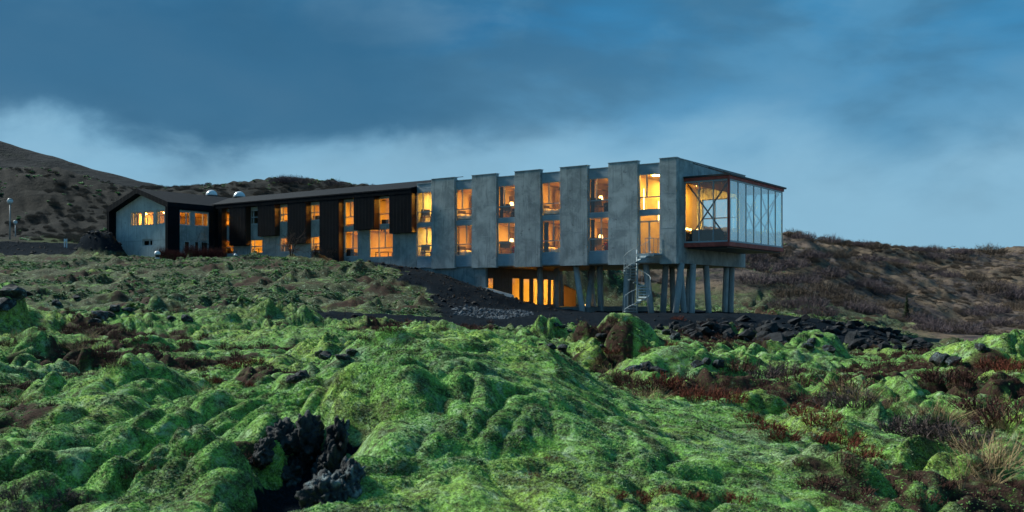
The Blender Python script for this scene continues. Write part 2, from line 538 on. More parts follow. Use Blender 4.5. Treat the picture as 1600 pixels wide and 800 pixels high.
# hills behind the old wing
for px, Y, py in ((700, 170, 318), (600, 170, 297), (560, 170, 290), (500, 170, 284), (455, 170, 279), (400, 170, 285), (345, 172, 291), (290, 175, 292), (225, 172, 298), (160, 165, 297), (190, 168, 300),
                  (110, 160, 268), (50, 158, 262), (0, 158, 265), (-100, 160, 262), (-250, 160, 262),
                  (0, 101, 374), (0, 126, 373), (0, 140, 330), (-120, 101, 374), (-120, 130, 370), (120, 101, 378), (120, 122, 374), (110, 138, 335), (200, 135, 345),
                  (0, 94, 397), (110, 93, 398), (-120, 94, 396), (0, 205, 275), (100, 205, 296), (200, 208, 316), (300, 215, 318), (400, 215, 312), (500, 215, 308)):
    cp(px, Y, py)
for x, y, z in ((0, -40, -1.6), (-60, -20, -1.5), (60, -20, -2.2), (-90, 40, 0.5), (90, 30, -3), (-140, 90, 8), (160, 100, -2), (0, 420, 12), (-250, 420, 20), (300, 420, 12),
                (-600, 700, 30), (600, 700, 14), (0, 1400, 10), (-900, 1500, 30), (900, 1500, 10), (0, -600, -2), (-800, -200, 0), (800, -200, -4), (0, -1500, 0), (1500, 300, 0), (-1500, 300, 20)):
    ctl.append((x, y, z))
CT = np.array(ctl)
_c = 4.0
def _phi(dx, dy): return np.sqrt(dx * dx + dy * dy + _c * _c)
_A = _phi(CT[:, None, 0] - CT[None, :, 0], CT[:, None, 1] - CT[None, :, 1])
_zm = CT[:, 2].mean()
_wt = np.linalg.solve(_A + np.eye(len(CT)) * -0.03, CT[:, 2] - _zm)
def base_z(x, y):
    out = np.empty(x.shape)
    for i in range(0, x.size, 40000):
        j = slice(i, i + 40000)
        out[j] = _phi(x[j, None] - CT[None, :, 0], y[j, None] - CT[None, :, 1]) @ _wt + _zm
    return out

# moss humps: photo column, distance, half widths left/right, front/back, height, squareness
# long humps drawn by their crest: photo column and row of the crest at distance Y, depth of the front and back slopes
CRESTS = [
    (12.0, 4.3, 1.2, -1.62, [(380, 700), (440, 640), (462, 606), (480, 590), (520, 563), (560, 545), (600, 528), (640, 515), (690, 508), (740, 516), (780, 527), (820, 536), (850, 545), (880, 562), (920, 588), (960, 606), (1000, 618), (1050, 622), (1100, 628), (1150, 636), (1200, 650), (1260, 668), (1330, 690)]),
    (14.2, 1.8, 1.1, -1.62, [(40, 650), (90, 630), (120, 612), (150, 592), (180, 572), (222, 558), (255, 568), (285, 585), (310, 610), (335, 632), (360, 645)]),
    (11.0, 2.6, 1.0, -1.60, [(300, 690), (340, 640), (370, 622), (400, 612), (430, 605), (455, 604), (475, 640), (490, 690)]),
    (12.4, 1.3, 0.9, -1.80, [(1210, 690), (1240, 655), (1270, 640), (1310, 648), (1360, 668), (1420, 690), (1470, 703), (1510, 715), (1540, 740)]),
]
MOUNDS = [
    (845, 10.9, 0.45, 0.5, 0.9, 0.7, 0.10, 1.3), (560, 10.6, 0.5, 0.7, 1.0, 0.8, 0.06, 1.2), (600, 8.4, 0.55, 0.9, 0.9, 0.9, 0.14, 1.4), (760, 8.6, 0.8, 0.9, 0.9, 0.8, 0.12, 1.2),
    (960, 8.0, 1.0, 1.0, 1.0, 0.9, 0.14, 1.1),
    (130, 12.0, 1.0, 0.8, 1.0, 0.9, 0.18, 1.2), (300, 9.5, 1.3, 1.0, 1.5, 1.2, 0.25, 1.2),
    (60, 8.5, 1.4, 1.3, 1.8, 1.2, 0.22, 1.2), (50, 22.0, 1.1, 0.9, 0.9, 0.8, 0.55, 1.3), (516, 23.5, 1.1, 0.9, 1.3, 1.0, 0.45, 1.6), (440, 20, 1.5, 1.1, 1.5, 1.2, 0.30, 1.2),
    (395, 38, 2.6, 2.0, 1.6, 1.5, 0.50, 1.5), (330, 35, 2.0, 2.0, 1.5, 1.4, 0.35, 1.4), (250, 33, 2.0, 1.6, 1.4, 1.3, 0.35, 1.2), (14, 31.5, 0.9, 0.65, 0.9, 0.8, 1.30, 1.8), (60, 33, 1.6, 1.2, 1.2, 1.2, 0.5, 1.2),
    (170, 36, 0.9, 0.8, 0.8, 0.8, 0.45, 1.4), (600, 31, 2.4, 1.8, 1.5, 1.4, 0.35, 1.2), (445, 30, 1.6, 1.6, 1.6, 1.4, 0.35, 1.2),
    (985, 24.5, 1.0, 1.3, 1.4, 1.2, 0.72, 1.2), (930, 25, 1.9, 1.4, 1.6, 1.2, 0.50, 1.2), (862, 29, 0.75, 0.75, 0.9, 0.8, 0.75, 1.7), (830, 28, 1.3, 1.2, 1.2, 1.0, 0.45, 1.2),
    (1050, 21.5, 1.2, 1.0, 1.0, 0.9, 0.62, 1.4), (1110, 22.0, 0.9, 1.2, 1.0, 0.9, 0.40, 1.3), (1180, 26, 1.5, 1.6, 1.2, 1.1, 0.30, 1.2),
    (1278, 30, 0.85, 0.8, 0.8, 0.8, 0.80, 1.6), (1240, 28.5, 1.5, 1.7, 1.3, 1.1, 0.38, 1.2), (1560, 25, 1.7, 2.6, 1.5, 1.3, 0.85, 1.3), (1480, 27, 1.4, 1.5, 1.3, 1.1, 0.42, 1.2), (1620, 22, 1.2, 1.6, 1.2, 1.0, 0.4, 1.2),
    
    (1600, 4.8, 0.28, 0.5, 0.45, 0.5, 0.28, 1.4), (1350, 17, 1.4, 1.4, 1.2, 1.0, 0.18, 1.2),
]
def crest_h(x, y, k):
    Yc, wf, wb, zb_, pts = CRESTS[k]
    X = np.array([(p - 800.0) / F * Yc for p, _ in pts]); H = np.array([max(0.0, -(q - HOR) / F * Yc - zb_) for _, q in pts])
    H[0] = H[-1] = 0.0
    h = np.interp(x, X, H, left=0.0, right=0.0)
    d = y - Yc
    g = np.exp(-(np.where(d < 0, -d / wf, d / wb) ** 2) ** np.where(d < 0, 1.15, 1.3))
    return h * g
def pit(x, y):                    # hollow in the flank of the big hump where the bare lava shows
    cx, cy = W(468, 7.25)
    q = ((x - cx + 0.10 * pn(x * 3, y * 3, 35)) / 0.40) ** 2 + ((y - cy + 0.15 * pn(x * 2.5, y * 2.5, 36)) / 1.05) ** 2
    return np.exp(-q ** 2.2)
def outcrop_dip(x, y):
    return -0.36 * pit(x, y)

def masks(x, y):
    """gravel and hill masks (where dark volcanic gravel lies, where the brown hillside begins)"""
    hxl = (x - P0.x) * DX.x + (y - P0.y) * DX.y
    hyl = (x - P0.x) * DY.x + (y - P0.y) * DY.y
    n = fbm(x * 0.25, y * 0.25, 5, 3)
    px = 800 + F * x / np.maximum(y, 1.0)
    # pad under and in front of the building, road strip running left, embankment along the base wall
    front = 44.5 + 0.0 * x + n * 1.2 - sstep(px, 1120, 1500) * 1.5
    pad = sstep(y, front - 0.6, front + 0.6) * sstep(px + n * 25, 640, 720) * (1 - sstep(px + n * 20, 1330, 1470)) * (1 - sstep(hyl, 13 + n * 2, 17 + n * 2))
    road = sstep(y, 43.3 + n, 44.3 + n) * (1 - sstep(y, 49.0 + n * 0.8, 50.2 + n * 0.8)) * sstep(px, 455, 520) * (1 - sstep(px, 760, 800))
    emb_front = -9.0 - n * 2.0 + np.clip((-hxl - 14) / 12, 0, 1) * 6.5
    emb = sstep(hyl, emb_front - 0.8, emb_front + 0.8) * sstep(hxl, -29 + n * 2, -25 + n * 2) * (1 - sstep(hyl, 3, 5)) * (1 - sstep(hxl, -9, -6))
    grav = np.clip(np.maximum(np.maximum(pad, road), emb), 0, 1)
    under = sstep(hyl, -2, 0) * (1 - sstep(hyl, 13.5, 15)) * sstep(hxl, -45, -40) * (1 - sstep(hxl, 2, 4))
    grav = np.maximum(grav, under)
    hill = sstep(y + n * 3, 93, 103)
    hill = np.maximum(hill, sstep(px + n * 20, 1400, 1470) * sstep(y, 50, 62))
    hill = np.where(y < 0, 0, hill)
    # stony bank beside the gable and below the car park
    gx = hxl + 55.6; gy = hyl + 7.2
    bank = np.exp(-((gx / 3.0) ** 2 + (gy / 1.5) ** 2) ** 2)
    park = sstep(y, 90.5, 92.5) * (1 - sstep(y, 99.0, 100.5)) * (1 - sstep(px, 120, 150))
    grav = np.maximum(grav, np.clip(np.maximum(bank * 1.8, park), 0, 1) * (y > 0))
    grav = np.maximum(grav, sstep(pit(x, y) + 0.25 * pn(x * 9, y * 9, 37), 0.50, 0.85))
    return grav, hill, bank, hxl, hyl, px

def height(x, y, detail=True):
    z = base_z(x, y)
    grav, hill, bank, hxl, hyl, px = masks(x, y)
    r = np.hypot(x, y)
    wob_x = 0.30 * pn(x * 0.7, y * 0.7, 31) + 0.10 * pn(x * 2.1, y * 2.1, 32)
    wob_y = 0.30 * pn(x * 0.7, y * 0.7, 33) + 0.10 * pn(x * 2.1, y * 2.1, 34)
    for pxm, Y, wl, wr, wf, wb, h, sq in MOUNDS:
        cx, cy = W(pxm, Y)
        k = 1.0 if Y > 9 else 0.6
        dx = x + wob_x * k * min(1, wl) - cx; dy = y + wob_y * k * min(1, wl) - cy
        q = (dx / np.where(dx < 0, wl, wr)) ** 2 + (dy / np.where(dy < 0, wf, wb)) ** 2
        z = z + h * np.exp(-(q ** sq))
    on = np.zeros_like(z)
    hm = np.zeros_like(z)
    for k in range(len(CRESTS)):
        h_ = crest_h(x + wob_x * 0.15, y + wob_y * 0.5, k)
        hm = np.maximum(hm, h_); on = np.maximum(on, np.clip(h_ / 0.35, 0, 1))
    z = z + hm
    z = z + outcrop_dip(x, y)
    z = z + 2.35 * bank
    mossy = (1 - grav) * (1 - hill)
    near = 1 - sstep(r, 38, 60)
    # pillows of moss: rounded tops, sharp creases
    wx = x + 0.35 * pn(x * 0.9, y * 0.9, 41); wy = y + 0.35 * pn(x * 0.9, y * 0.9, 42)
    b1 = np.abs(pn(wx * 0.55, wy * 0.55, 1)); b2 = np.abs(pn(wx * 1.35, wy * 1.35, 2)); b3 = np.abs(pn(wx * 2.7, wy * 2.7, 3))
    b2 = (b2 + 0.02) ** 0.7 - 0.06; b3 = (b3 + 0.02) ** 0.7 - 0.06
    amp = 0.35 + 0.65 * sstep(fbm(x * 0.22, y * 0.22, 9, 2), -0.25, 0.45)
    z = z + mossy * amp * ((0.40 * b1 * (1 - 0.8 * on) + 0.19 * b2 * (1 - 0.6 * on)) * near * sstep(r, 3, 14) + (0.42 - 0.20 * on) * b2 * near + (0.22 - 0.03 * on) * b3 * near - 0.24 + 0.08 * on)
    # hummocks of the far slope
    far = sstep(r, 34, 52) * mossy
    hb = np.abs(pn(wx * 0.30, wy * 0.30, 11)); hb2 = np.abs(pn(wx * 0.85, wy * 0.85, 12))
    z = z + far * (1.0 * hb + 0.8 * hb2 - 0.42) * amp
    # hills: gullies, lumps
    z = z + hill * ((0.5 + 0.8 * sstep(px, 900, 1100)) * fbm(x * 0.045, y * 0.045, 21, 4) + 0.95 * np.abs(pn(x * 0.17, y * 0.17, 22)) + 0.55 * np.abs(pn(x * 0.40, y * 0.40, 24)) - 0.35 + 0.18 * pn(x * 0.9, y * 0.9, 23)) * sstep(y, 95, 135)
    z = z + grav * (0.10 * fbm(x * 0.5, y * 0.5, 25, 4) + 0.05 * np.abs(pn(x * 2.3, y * 2.3, 26)))
    z = z + bank * 0.35 * fbm(x * 1.2, y * 1.2, 28, 3)
    if detail:
        nr = 1 - sstep(r, 24, 42)
        d1 = pn(x * 7.0, y * 7.0, 51); d2 = np.abs(pn(x * 15.0, y * 15.0, 52)); d3 = pn(x * 33.0, y * 33.0, 53)
        z = z + mossy * nr * (0.013 * d1 + 0.010 * d2 + 0.005 * d3 * (1 - sstep(r, 10, 18)))
    # keep the soil below the floors of the old wing and inside the base
    inside = (hyl > 0.35) & (hyl < 11.5) & (hxl > -57.5) & (hxl < -16.4)
    cap = np.where(hxl < -23, 2.35 + np.clip((-hxl - 23) / 25, 0, 1) * 0.7, -0.9)
    z = np.where(inside, np.minimum(z, cap), z)
    winginside = (hyl > -5.0) & (hyl <= 1.0) & (hxl > -57) & (hxl < -47.9)
    z = np.where(winginside, np.minimum(z, 3.2), z)
    return z
def gz(x, y):
    return float(height(np.array([float(x)]), np.array([float(y)]))[0])

def ring():
    a = [np.linspace(1.0, 4.0, 18, endpoint=False)]
    r = 4.0; L = []
    while r < 1600:
        L.append(r)
        r *= 1 + (0.0034 if r < 30 else 0.0066 if r < 112 else 0.012 if r < 260 else 0.06)
    return np.concatenate([a[0], np.array(L)])
rad = ring()
fine = np.linspace(R(-35), R(35), 760)
coarse = np.linspace(R(35), R(325), 60)[1:-1]
ang = np.concatenate([fine, coarse])
NR, NA = len(rad), len(ang)
RR, AA = np.meshgrid(rad, ang, indexing='ij')
GX_ = (RR * np.sin(AA)).ravel(); GY_ = (RR * np.cos(AA)).ravel()
GZ_ = height(GX_, GY_)
g_grav, g_hill, g_bank, _, _, _ = masks(GX_, GY_)

def grid_mesh(name, X, Y, Z, nr, na, wrap=True):
    nv = X.size
    me = bpy.data.meshes.new(name)
    me.vertices.add(nv)
    me.vertices.foreach_set('co', np.stack([X, Y, Z], 1).ravel().astype(np.float32))
    i = np.arange(nr - 1)[:, None] * na
    j = np.arange(na if wrap else na - 1)[None, :]
    jn = (j + 1) % na
    q = np.stack([i + j, i + na + j, i + na + jn, i + jn], -1).reshape(-1, 4)[:, ::-1]
    nf = len(q)
    me.loops.add(nf * 4)
    me.loops.foreach_set('vertex_index', q.ravel().astype(np.int32))
    me.polygons.add(nf)
    me.polygons.foreach_set('loop_start', (np.arange(nf) * 4).astype(np.int32))
    me.polygons.foreach_set('use_smooth', np.ones(nf, bool))
    me.update(calc_edges=True)
    return me

gm = grid_mesh('ground', GX_, GY_, GZ_, NR, NA)
# how low a spot lies against its surroundings (heather fills hollows)
low_n = fbm(GX_ * 0.33, GY_ * 0.33, 61, 3) + 0.35 * fbm(GX_ * 1.1, GY_ * 1.1, 62, 3)
def heather_field(x, y):
    r = np.hypot(x, y)
    n = fbm(x * 0.30, y * 0.30, 61, 3) + 0.4 * fbm(x * 1.0, y * 1.0, 62, 3)
    hump = np.zeros_like(x)
    for pxm, Y, wl, wr, wf, wb, h, sq in MOUNDS:
        cx, cy = W(pxm, Y)
        dx = x - cx; dy = y - cy
        q = (dx / np.where(dx < 0, wl, wr)) ** 2 + (dy / np.where(dy < 0, wf, wb)) ** 2
        hump = np.maximum(hump, min(1, h * 2.2) * np.exp(-(q ** sq)))
    px = 800 + F * x / np.maximum(y, 0.5)
    bias = -0.06 + 0.06 * sstep(px, 1000, 1500) * sstep(r, 7, 14) * (1 - sstep(r, 32, 44)) - 0.22 * sstep(r, 33, 45)
    # brown belt crossing the left field
    bias = bias + 0.17 * np.exp(-((r - 18) / 3.0) ** 2) * (1 - sstep(px, 500, 640))
    for k in range(len(CRESTS)):
        hump = np.maximum(hump, np.clip(crest_h(x, y, k) / 0.40, 0, 1))
    return sstep(n + bias - 0.85 * hump, 0.06, 0.22)
g_hea = heather_field(GX_, GY_) * (1 - g_grav) * (1 - g_hill)
attr = gm.color_attributes.new('cover', 'FLOAT_COLOR', 'POINT')
attr.data.foreach_set('color', np.stack([g_grav, g_hill, g_hea, np.ones_like(g_hea)], 1).ravel().astype(np.float32))

m, t, o = mat('ground_cover')
geo = t.new('ShaderNodeNewGeometry')
pos = geo.outputs['Position']
at = t.new('ShaderNodeAttribute'); at.attribute_name = 'cover'
sp = t.new('ShaderNodeSeparateColor'); t.put(sp.inputs[0], at.outputs['Color'])
grav, hillm, hea = sp.outputs
n0 = t.noise(pos, 0.35, 4, 0.6, 0.5)
n1 = t.noise(pos, 1.6, 5, 0.62, 0.4)
n2 = t.noise(pos, 9.0, 5, 0.65, 0.2)
n3 = t.noise(pos, 42.0, 4, 0.65)
# moss
MOSS_A, MOSS_B, MOSS_Y, MOSS_D, MOSS_T = (0.140, 0.370, 0.050), (0.265, 0.550, 0.115), (0.345, 0.520, 0.075), (0.078, 0.092, 0.034), (0.50, 0.62, 0.42)
moss = t.mix(t.smooth(n1, 0.34, 0.68), MOSS_A, MOSS_B)
moss = t.mix(t.smooth(n0, 0.47, 0.60, 0.0, 0.80), moss, MOSS_Y)
ng = t.noise(t.scaled(pos, (1, 1, 1), (21.0, 3.3, 8.0)), 0.8, 5, 0.62, 0.8)
moss = t.mix(t.smooth(ng, 0.54, 0.66, 0.0, 0.65), moss, (0.30, 0.46, 0.26))
moss = t.mix(t.smooth(n2, 0.50, 0.70, 0.0, 0.60), moss, (0.27, 0.37, 0.21))
moss = t.mix(t.smooth(n2, 0.50, 0.34, 0.0, 0.65), moss, MOSS_D)
n4 = t.noise(pos, 3.6, 5, 0.66, 0.5)
moss = t.mix(t.smooth(n4, 0.50, 0.33, 0.0, 0.80), moss, (0.040, 0.036, 0.020))
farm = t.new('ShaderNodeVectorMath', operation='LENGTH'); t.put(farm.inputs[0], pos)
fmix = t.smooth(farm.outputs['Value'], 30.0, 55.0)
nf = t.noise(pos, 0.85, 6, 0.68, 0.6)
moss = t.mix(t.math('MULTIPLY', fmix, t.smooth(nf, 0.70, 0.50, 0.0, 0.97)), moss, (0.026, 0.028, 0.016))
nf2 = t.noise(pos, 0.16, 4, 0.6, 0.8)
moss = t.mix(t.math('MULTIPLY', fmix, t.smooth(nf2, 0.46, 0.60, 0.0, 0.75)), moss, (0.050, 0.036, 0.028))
moss = t.mix(t.smooth(n3, 0.54, 0.40, 0.0, 0.55), moss, (0.028, 0.034, 0.014))
moss = t.mix(t.smooth(n3, 0.58, 0.72, 0.0, 0.45), moss, MOSS_T)
n5 = t.noise(t.scaled(pos, (1, 1, 1), (3.1, 7.7, 1.3)), 5.5, 6, 0.68, 0.7)
moss = t.mix(t.smooth(n5, 0.52, 0.68, 0.0, 0.50), moss, MOSS_T)
moss = t.mix(t.smooth(n5, 0.46, 0.34, 0.0, 0.75), moss, (0.060, 0.050, 0.026))
n7 = t.noise(t.scaled(pos, (1, 1, 1), (13.1, 5.7, 2.2)), 2.6, 6, 0.70, 0.9)
gran = t.smooth(t.noise(pos, 30.0, 4, 0.65), 0.36, 0.56, 1.0, 0.35)
moss = t.mix(t.math('MULTIPLY', t.smooth(n7, 0.53, 0.43, 0.0, 1.0), gran), moss, (0.030, 0.030, 0.014))
n8 = t.noise(t.scaled(pos, (1, 1, 1), (1.1, 9.7, 4.2)), 1.1, 5, 0.66, 0.8)
moss = t.mix(t.math('MULTIPLY', t.smooth(n8, 0.58, 0.68, 0.0, 0.8), gran), moss, (0.070, 0.044, 0.026))
n6 = t.noise(pos, 85.0, 3, 0.6)
moss = t.mix(t.smooth(n6, 0.50, 0.38, 0.0, 0.45), moss, (0.030, 0.040, 0.016))
moss = t.mix(t.smooth(n6, 0.55, 0.68, 0.0, 0.38), moss, (0.54, 0.70, 0.42))
# heather / bare peat
peat = t.mix(t.smooth(n2, 0.35, 0.68), (0.020, 0.013, 0.011), (0.062, 0.036, 0.026))
peat = t.mix(t.smooth(n1, 0.58, 0.70, 0.0, 0.6), peat, (0.16, 0.115, 0.06))
hf = t.math('MULTIPLY', hea, t.smooth(n2, 0.30, 0.52, 0.55, 1.0))
c = t.mix(hf, moss, peat)
# brown hillside with green and straw patches
spx0 = t.new('ShaderNodeSeparateXYZ'); t.put(spx0.inputs[0], pos)
hn = t.noise(pos, 0.045, 5, 0.6, 0.8)
hn2 = t.noise(t.scaled(pos, (1, 1, 2.2)), 0.22, 6, 0.65, 0.6)
hn3 = t.noise(pos, 1.1, 6, 0.7, 0.3)
hc = t.mix(t.smooth(hn2, 0.38, 0.62), (0.050, 0.042, 0.045), (0.175, 0.130, 0.105))
hc = t.mix(t.smooth(t.math('ADD', hn, t.math('MULTIPLY', hn2, 0.35)), 0.62, 0.78, 0.0, 0.75), hc, (0.185, 0.130, 0.082))
hc = t.mix(t.smooth(hn3, 0.50, 0.66, 0.0, 0.5), hc, (0.150, 0.125, 0.088))
hc = t.mix(t.smooth(hn3, 0.50, 0.36, 0.0, 0.8), hc, (0.012, 0.011, 0.013))
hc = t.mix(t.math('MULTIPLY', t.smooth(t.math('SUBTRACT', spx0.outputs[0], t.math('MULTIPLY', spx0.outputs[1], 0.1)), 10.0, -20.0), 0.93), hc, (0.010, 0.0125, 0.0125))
spx = t.new('ShaderNodeSeparateXYZ'); t.put(spx.inputs[0], pos)
gx_ = t.math('SUBTRACT', spx.outputs[0], t.math('MULTIPLY', spx.outputs[1], 0.21))
greenw = t.math('MAXIMUM', t.smooth(gx_, -112.0, -125.0), t.math('MULTIPLY', t.smooth(gx_, 12.0, 4.0), t.smooth(spx.outputs[1], 128, 105)))
gr = t.math('MULTIPLY', greenw, t.smooth(t.noise(pos, 0.16, 5, 0.65, 0.6), 0.47, 0.62, 0.0, 0.85))
hc = t.mix(gr, hc, (0.050, 0.072, 0.024))
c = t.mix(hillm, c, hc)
# volcanic gravel
gc = t.mix(t.smooth(n3, 0.35, 0.7), (0.006, 0.0085, 0.0115), (0.015, 0.0235, 0.033))
gc = t.mix(t.smooth(n1, 0.50, 0.72, 0.0, 0.5), gc, (0.011, 0.014, 0.017))
vor = t.new('ShaderNodeTexVoronoi'); t.put(vor.inputs['Vector'], pos); vor.inputs['Scale'].default_value = 3.0
gc = t.mix(t.smooth(vor.outputs['Distance'], 0.10, 0.05, 0.0, 0.3), gc, (0.07, 0.08, 0.085))
gmix = t.math('MULTIPLY', grav, 1.0)
gmix = t.smooth(t.math('ADD', gmix, t.math('MULTIPLY', t.math('SUBTRACT', n1, 0.5), 0.5)), 0.35, 0.65)
c = t.mix(gmix, c, gc)
bh = t.math('ADD', t.math('MULTIPLY', n2, 0.6), t.math('MULTIPLY', n3, 0.4))
nrm = t.bump(bh, 0.9, 0.075)
nrm = t.bump(t.math('MULTIPLY', hn3, hillm), 0.6, 0.5, nrm)
gb = bsdf(t, o, c, t.mix(gmix, (0.95, 0.95, 0.95), (1.0, 1.0, 1.0)), 0.08, nrm)
t.put(gb.inputs['Specular IOR Level'], t.math('MULTIPLY_ADD', gmix, -0.05, 0.06))
M['ground_cover'] = m
gm.materials.append(m)
ground = mesh_obj('ground', gm)
tag(ground, 'mossy lava field rising to brown hills', None, None, 'structure')

#@@STAGE2@@
# ------------------------------------------------------------------ hotel
hotel = empty('hotel_building', H2W(0, 0, ZB), HROT)
tag(hotel, 'long concrete and black clad hotel on leaning columns with warm lit windows', 'hotel')
class HB(MB):                     # mesh given in hotel coordinates with world heights
    def put(self, name, m, parent=None, smooth=False, bevel=0.0):
        par = parent or hotel
        self.v = [(x, y, z - ZB) for x, y, z in self.v]
        return self.build(name, m, par, smooth, bevel)

def hole_wall(mb, u0, u1, z0, z1, a, b, holes, axis='y'):
    us = sorted({u0, u1, *[h[0] for h in holes], *[h[1] for h in holes]})
    zs = sorted({z0, z1, *[h[2] for h in holes], *[h[3] for h in holes]})
    for i in range(len(us) - 1):
        run = None
        for k in range(len(zs) - 1):
            cu, cz = (us[i] + us[i + 1]) / 2, (zs[k] + zs[k + 1]) / 2
            solid = u0 < cu < u1 and z0 < cz < z1 and not any(h[0] < cu < h[1] and h[2] < cz < h[3] for h in holes)
            if solid:
                run = [zs[k], zs[k + 1]] if run is None else [run[0], zs[k + 1]]
            if run and (not solid or k == len(zs) - 2):
                if axis == 'y': mb.box(us[i], us[i + 1], a, b, run[0], run[1])
                else: mb.box(a, b, us[i], us[i + 1], run[0], run[1])
                run = None

def window(u0, u1, rows, y, m='frame', bar=0.07, name='window', axis='y', dep=0.10, parent=None):
    """rows: (z_low, z_high, [fractions where upright bars stand]); one window with frame and panes as its pieces"""
    root = empty(name, (0, 0, 0)); root.parent = parent or hotel
    z0 = min(r[0] for r in rows); z1 = max(r[1] for r in rows)
    fb = HB()
    def bx(ua, ub, za, zb, d0=0.0, d1=dep, mb=fb):
        if axis == 'y': mb.box(ua, ub, y + d0, y + d1, za, zb)
        else: mb.box(y - d1, y - d0, ua, ub, za, zb)
    bx(u0, u0 + bar, z0, z1); bx(u1 - bar, u1, z0, z1)
    rows = sorted(rows)
    for i, (za, zb, sp) in enumerate(rows):
        lo = za if i == 0 else za - bar / 2
        bx(u0 + bar, u1 - bar, lo, lo + bar)
        if i == len(rows) - 1: bx(u0 + bar, u1 - bar, zb - bar, zb)
        top = zb - (bar if i == len(rows) - 1 else bar / 2)
        edges = [u0 + bar]
        for f_ in sp:
            uc = u0 + (u1 - u0) * f_
            bx(uc - bar / 2, uc + bar / 2, lo + bar, top)
            edges += [uc - bar / 2, uc + bar / 2]
        edges.append(u1 - bar)
        for k in range(0, len(edges), 2):
            g = HB(); bx(edges[k], edges[k + 1], lo + bar, top, dep * 0.45, dep * 0.45 + 0.012, g)
            g.put('pane', 'glass', root)
    fb.put('frame', m, root)
    return root

# --- concrete wing: panels, spandrels, windows
FL_UP, FL_LO = 5.85, 3.0
PANELS = [(-21.31, -18.98), (-17.27, -14.95), (-13.24, -10.94), (-9.23, -6.94), (-5.23, -2.93), (-1.25, 0.0)]
BAYS = [(-22.98, -21.31), (-18.98, -17.27), (-14.95, -13.24), (-10.94, -9.23), (-6.94, -5.23), (-2.93, -1.25)]
for i, (a, b) in enumerate(PANELS):
    HB().box(a, b, 0.0 if i < 5 else 0.003, 0.36, 2.34 - 0.012 * (i % 3), 9.42 + 0.01 * (i % 2)).put('concrete_panel', 'concrete', bevel=0.012)
    HB().box(a - 0.03, b + 0.03, -0.03, 0.42, 9.435, 9.475).put('coping', 'frame')
    for zj in (4.70, 7.05):
        HB().box(a + 0.015, b - 0.015, -0.0025, 0.010, zj, zj + 0.018).put('formwork_joint', 'concrete')
for i, (a, b) in enumerate(BAYS):
    a0, b0 = a + 0.01, b - 0.01
    HB().box(a0, b0, 0.19, 0.35, 8.52, 9.17).put('spandrel_panel', 'spandrel')
    HB().box(a0, b0, 0.15, 0.40, 9.17, 9.215).put('coping', 'frame')
    HB().box(a0, b0, 0.19, 0.35, 5.74, 6.02).put('spandrel_panel', 'spandrel')
    HB().box(a0, b0, 0.19, 0.35, 2.46, 3.30 if i < 5 else 2.98).put('spandrel_panel', 'spandrel')
    window(a0, b0, [(6.02, 6.92, []), (6.92, 8.52, [0.36])], 0.20)
    if i < 5:
        window(a0, b0, [(3.30, 4.20, []), (4.20, 5.74, [0.60])], 0.20)
    else:
        window(a0, b0, [(2.98, 5.25, [0.47]), (5.25, 5.74, [])], 0.20, name='balcony_door', bar=0.09)
# end wall, back wall, roof, underside
gw = HB()
hole_wall(gw, 0.36, 12.0, 2.36, 9.40, -0.30, -0.004, [(1.45, 10.95, 3.50, 7.95)], 'x')
gw.put('gable_wall', 'concrete')
HB().box(-0.34, 0.03, -0.02, 12.03, 9.40, 9.45).put('gable_coping', 'frame')
HB().box(-0.002, 0.010, 11.62, 12.0, 2.36, 3.46).put('gable_joint', 'concrete_pale')
bw = HB()
hole_wall(bw, -23.0, -0.30, 2.36, 9.2, 11.7, 12.0, [(-3.45, -0.45, 4.35, 7.75)])
bw.put('back_wall', 'concrete')
HB().box(-23.0, -0.30, 0.40, 11.7, 8.95, 9.10).put('flat_roof', 'roof_metal')
HB().box(-23.0, -0.30, 0.36, 11.7, 2.40, 2.62).put('floor_slab', 'concrete')
for k in range(12):
    HB().box(-16.1, -0.02, 0.45 + k * 0.96, 0.45 + k * 0.96 + 0.93, 2.345, 2.395).put('soffit_board', 'soffit_wood')
HB().lathe([(0.22, 0), (0.22, 0.55), (0.30, 0.55), (0.30, 0.68), (0.1, 0.72)], 12, (-1.4, 8.4, 9.08)).put('roof_vent', 'galvanised')
HB().box(-21.0, -18.6, 0.6, 0.66, 9.50, 9.54).put('roof_rail', 'dark_frame')

# --- lounge box hung on the gable
LX, LY0, LY1 = 3.23, 1.2, 11.3
lounge = empty('glass_lounge', (0, 0, 0)); lounge.parent = hotel
lounge['label'] = 'glazed lounge box in rust red steel hung on the gable'
HB().box(0.0, LX + 0.03, LY0 - 0.03, LY1 + 0.03, 3.46, 3.74).put('floor_beam', 'rust_steel', lounge)
HB().box(0.15, LX - 0.2, LY0 + 0.2, LY1 - 0.2, 3.36, 3.455).put('underside', 'dark_frame', lounge)
HB().box(0.0, LX - 0.02, LY0 + 0.02, LY1 - 0.02, 3.742, 3.79).put('floor', 'interior_dark', lounge)
HB().box(0.0, LX + 0.06, LY0 - 0.06, LY1 + 0.06, 7.92, 8.12).put('roof_beam', 'rust_steel', lounge)
HB().box(0.0, LX + 0.16, LY0 - 0.16, LY1 + 0.30, 8.122, 8.24).put('roof_deck', 'dark_frame', lounge)
HB().box(0.02, LX - 0.05, LY0 + 0.05, LY1 - 0.05, 7.82, 7.915).put('ceiling', 'interior_dark', lounge)
HB().box(LX - 0.10, LX + 0.02, LY0 - 0.02, LY0 + 0.10, 3.742, 7.918).put('corner_post', 'rust_steel', lounge)
zb, zt = 3.80, 7.86
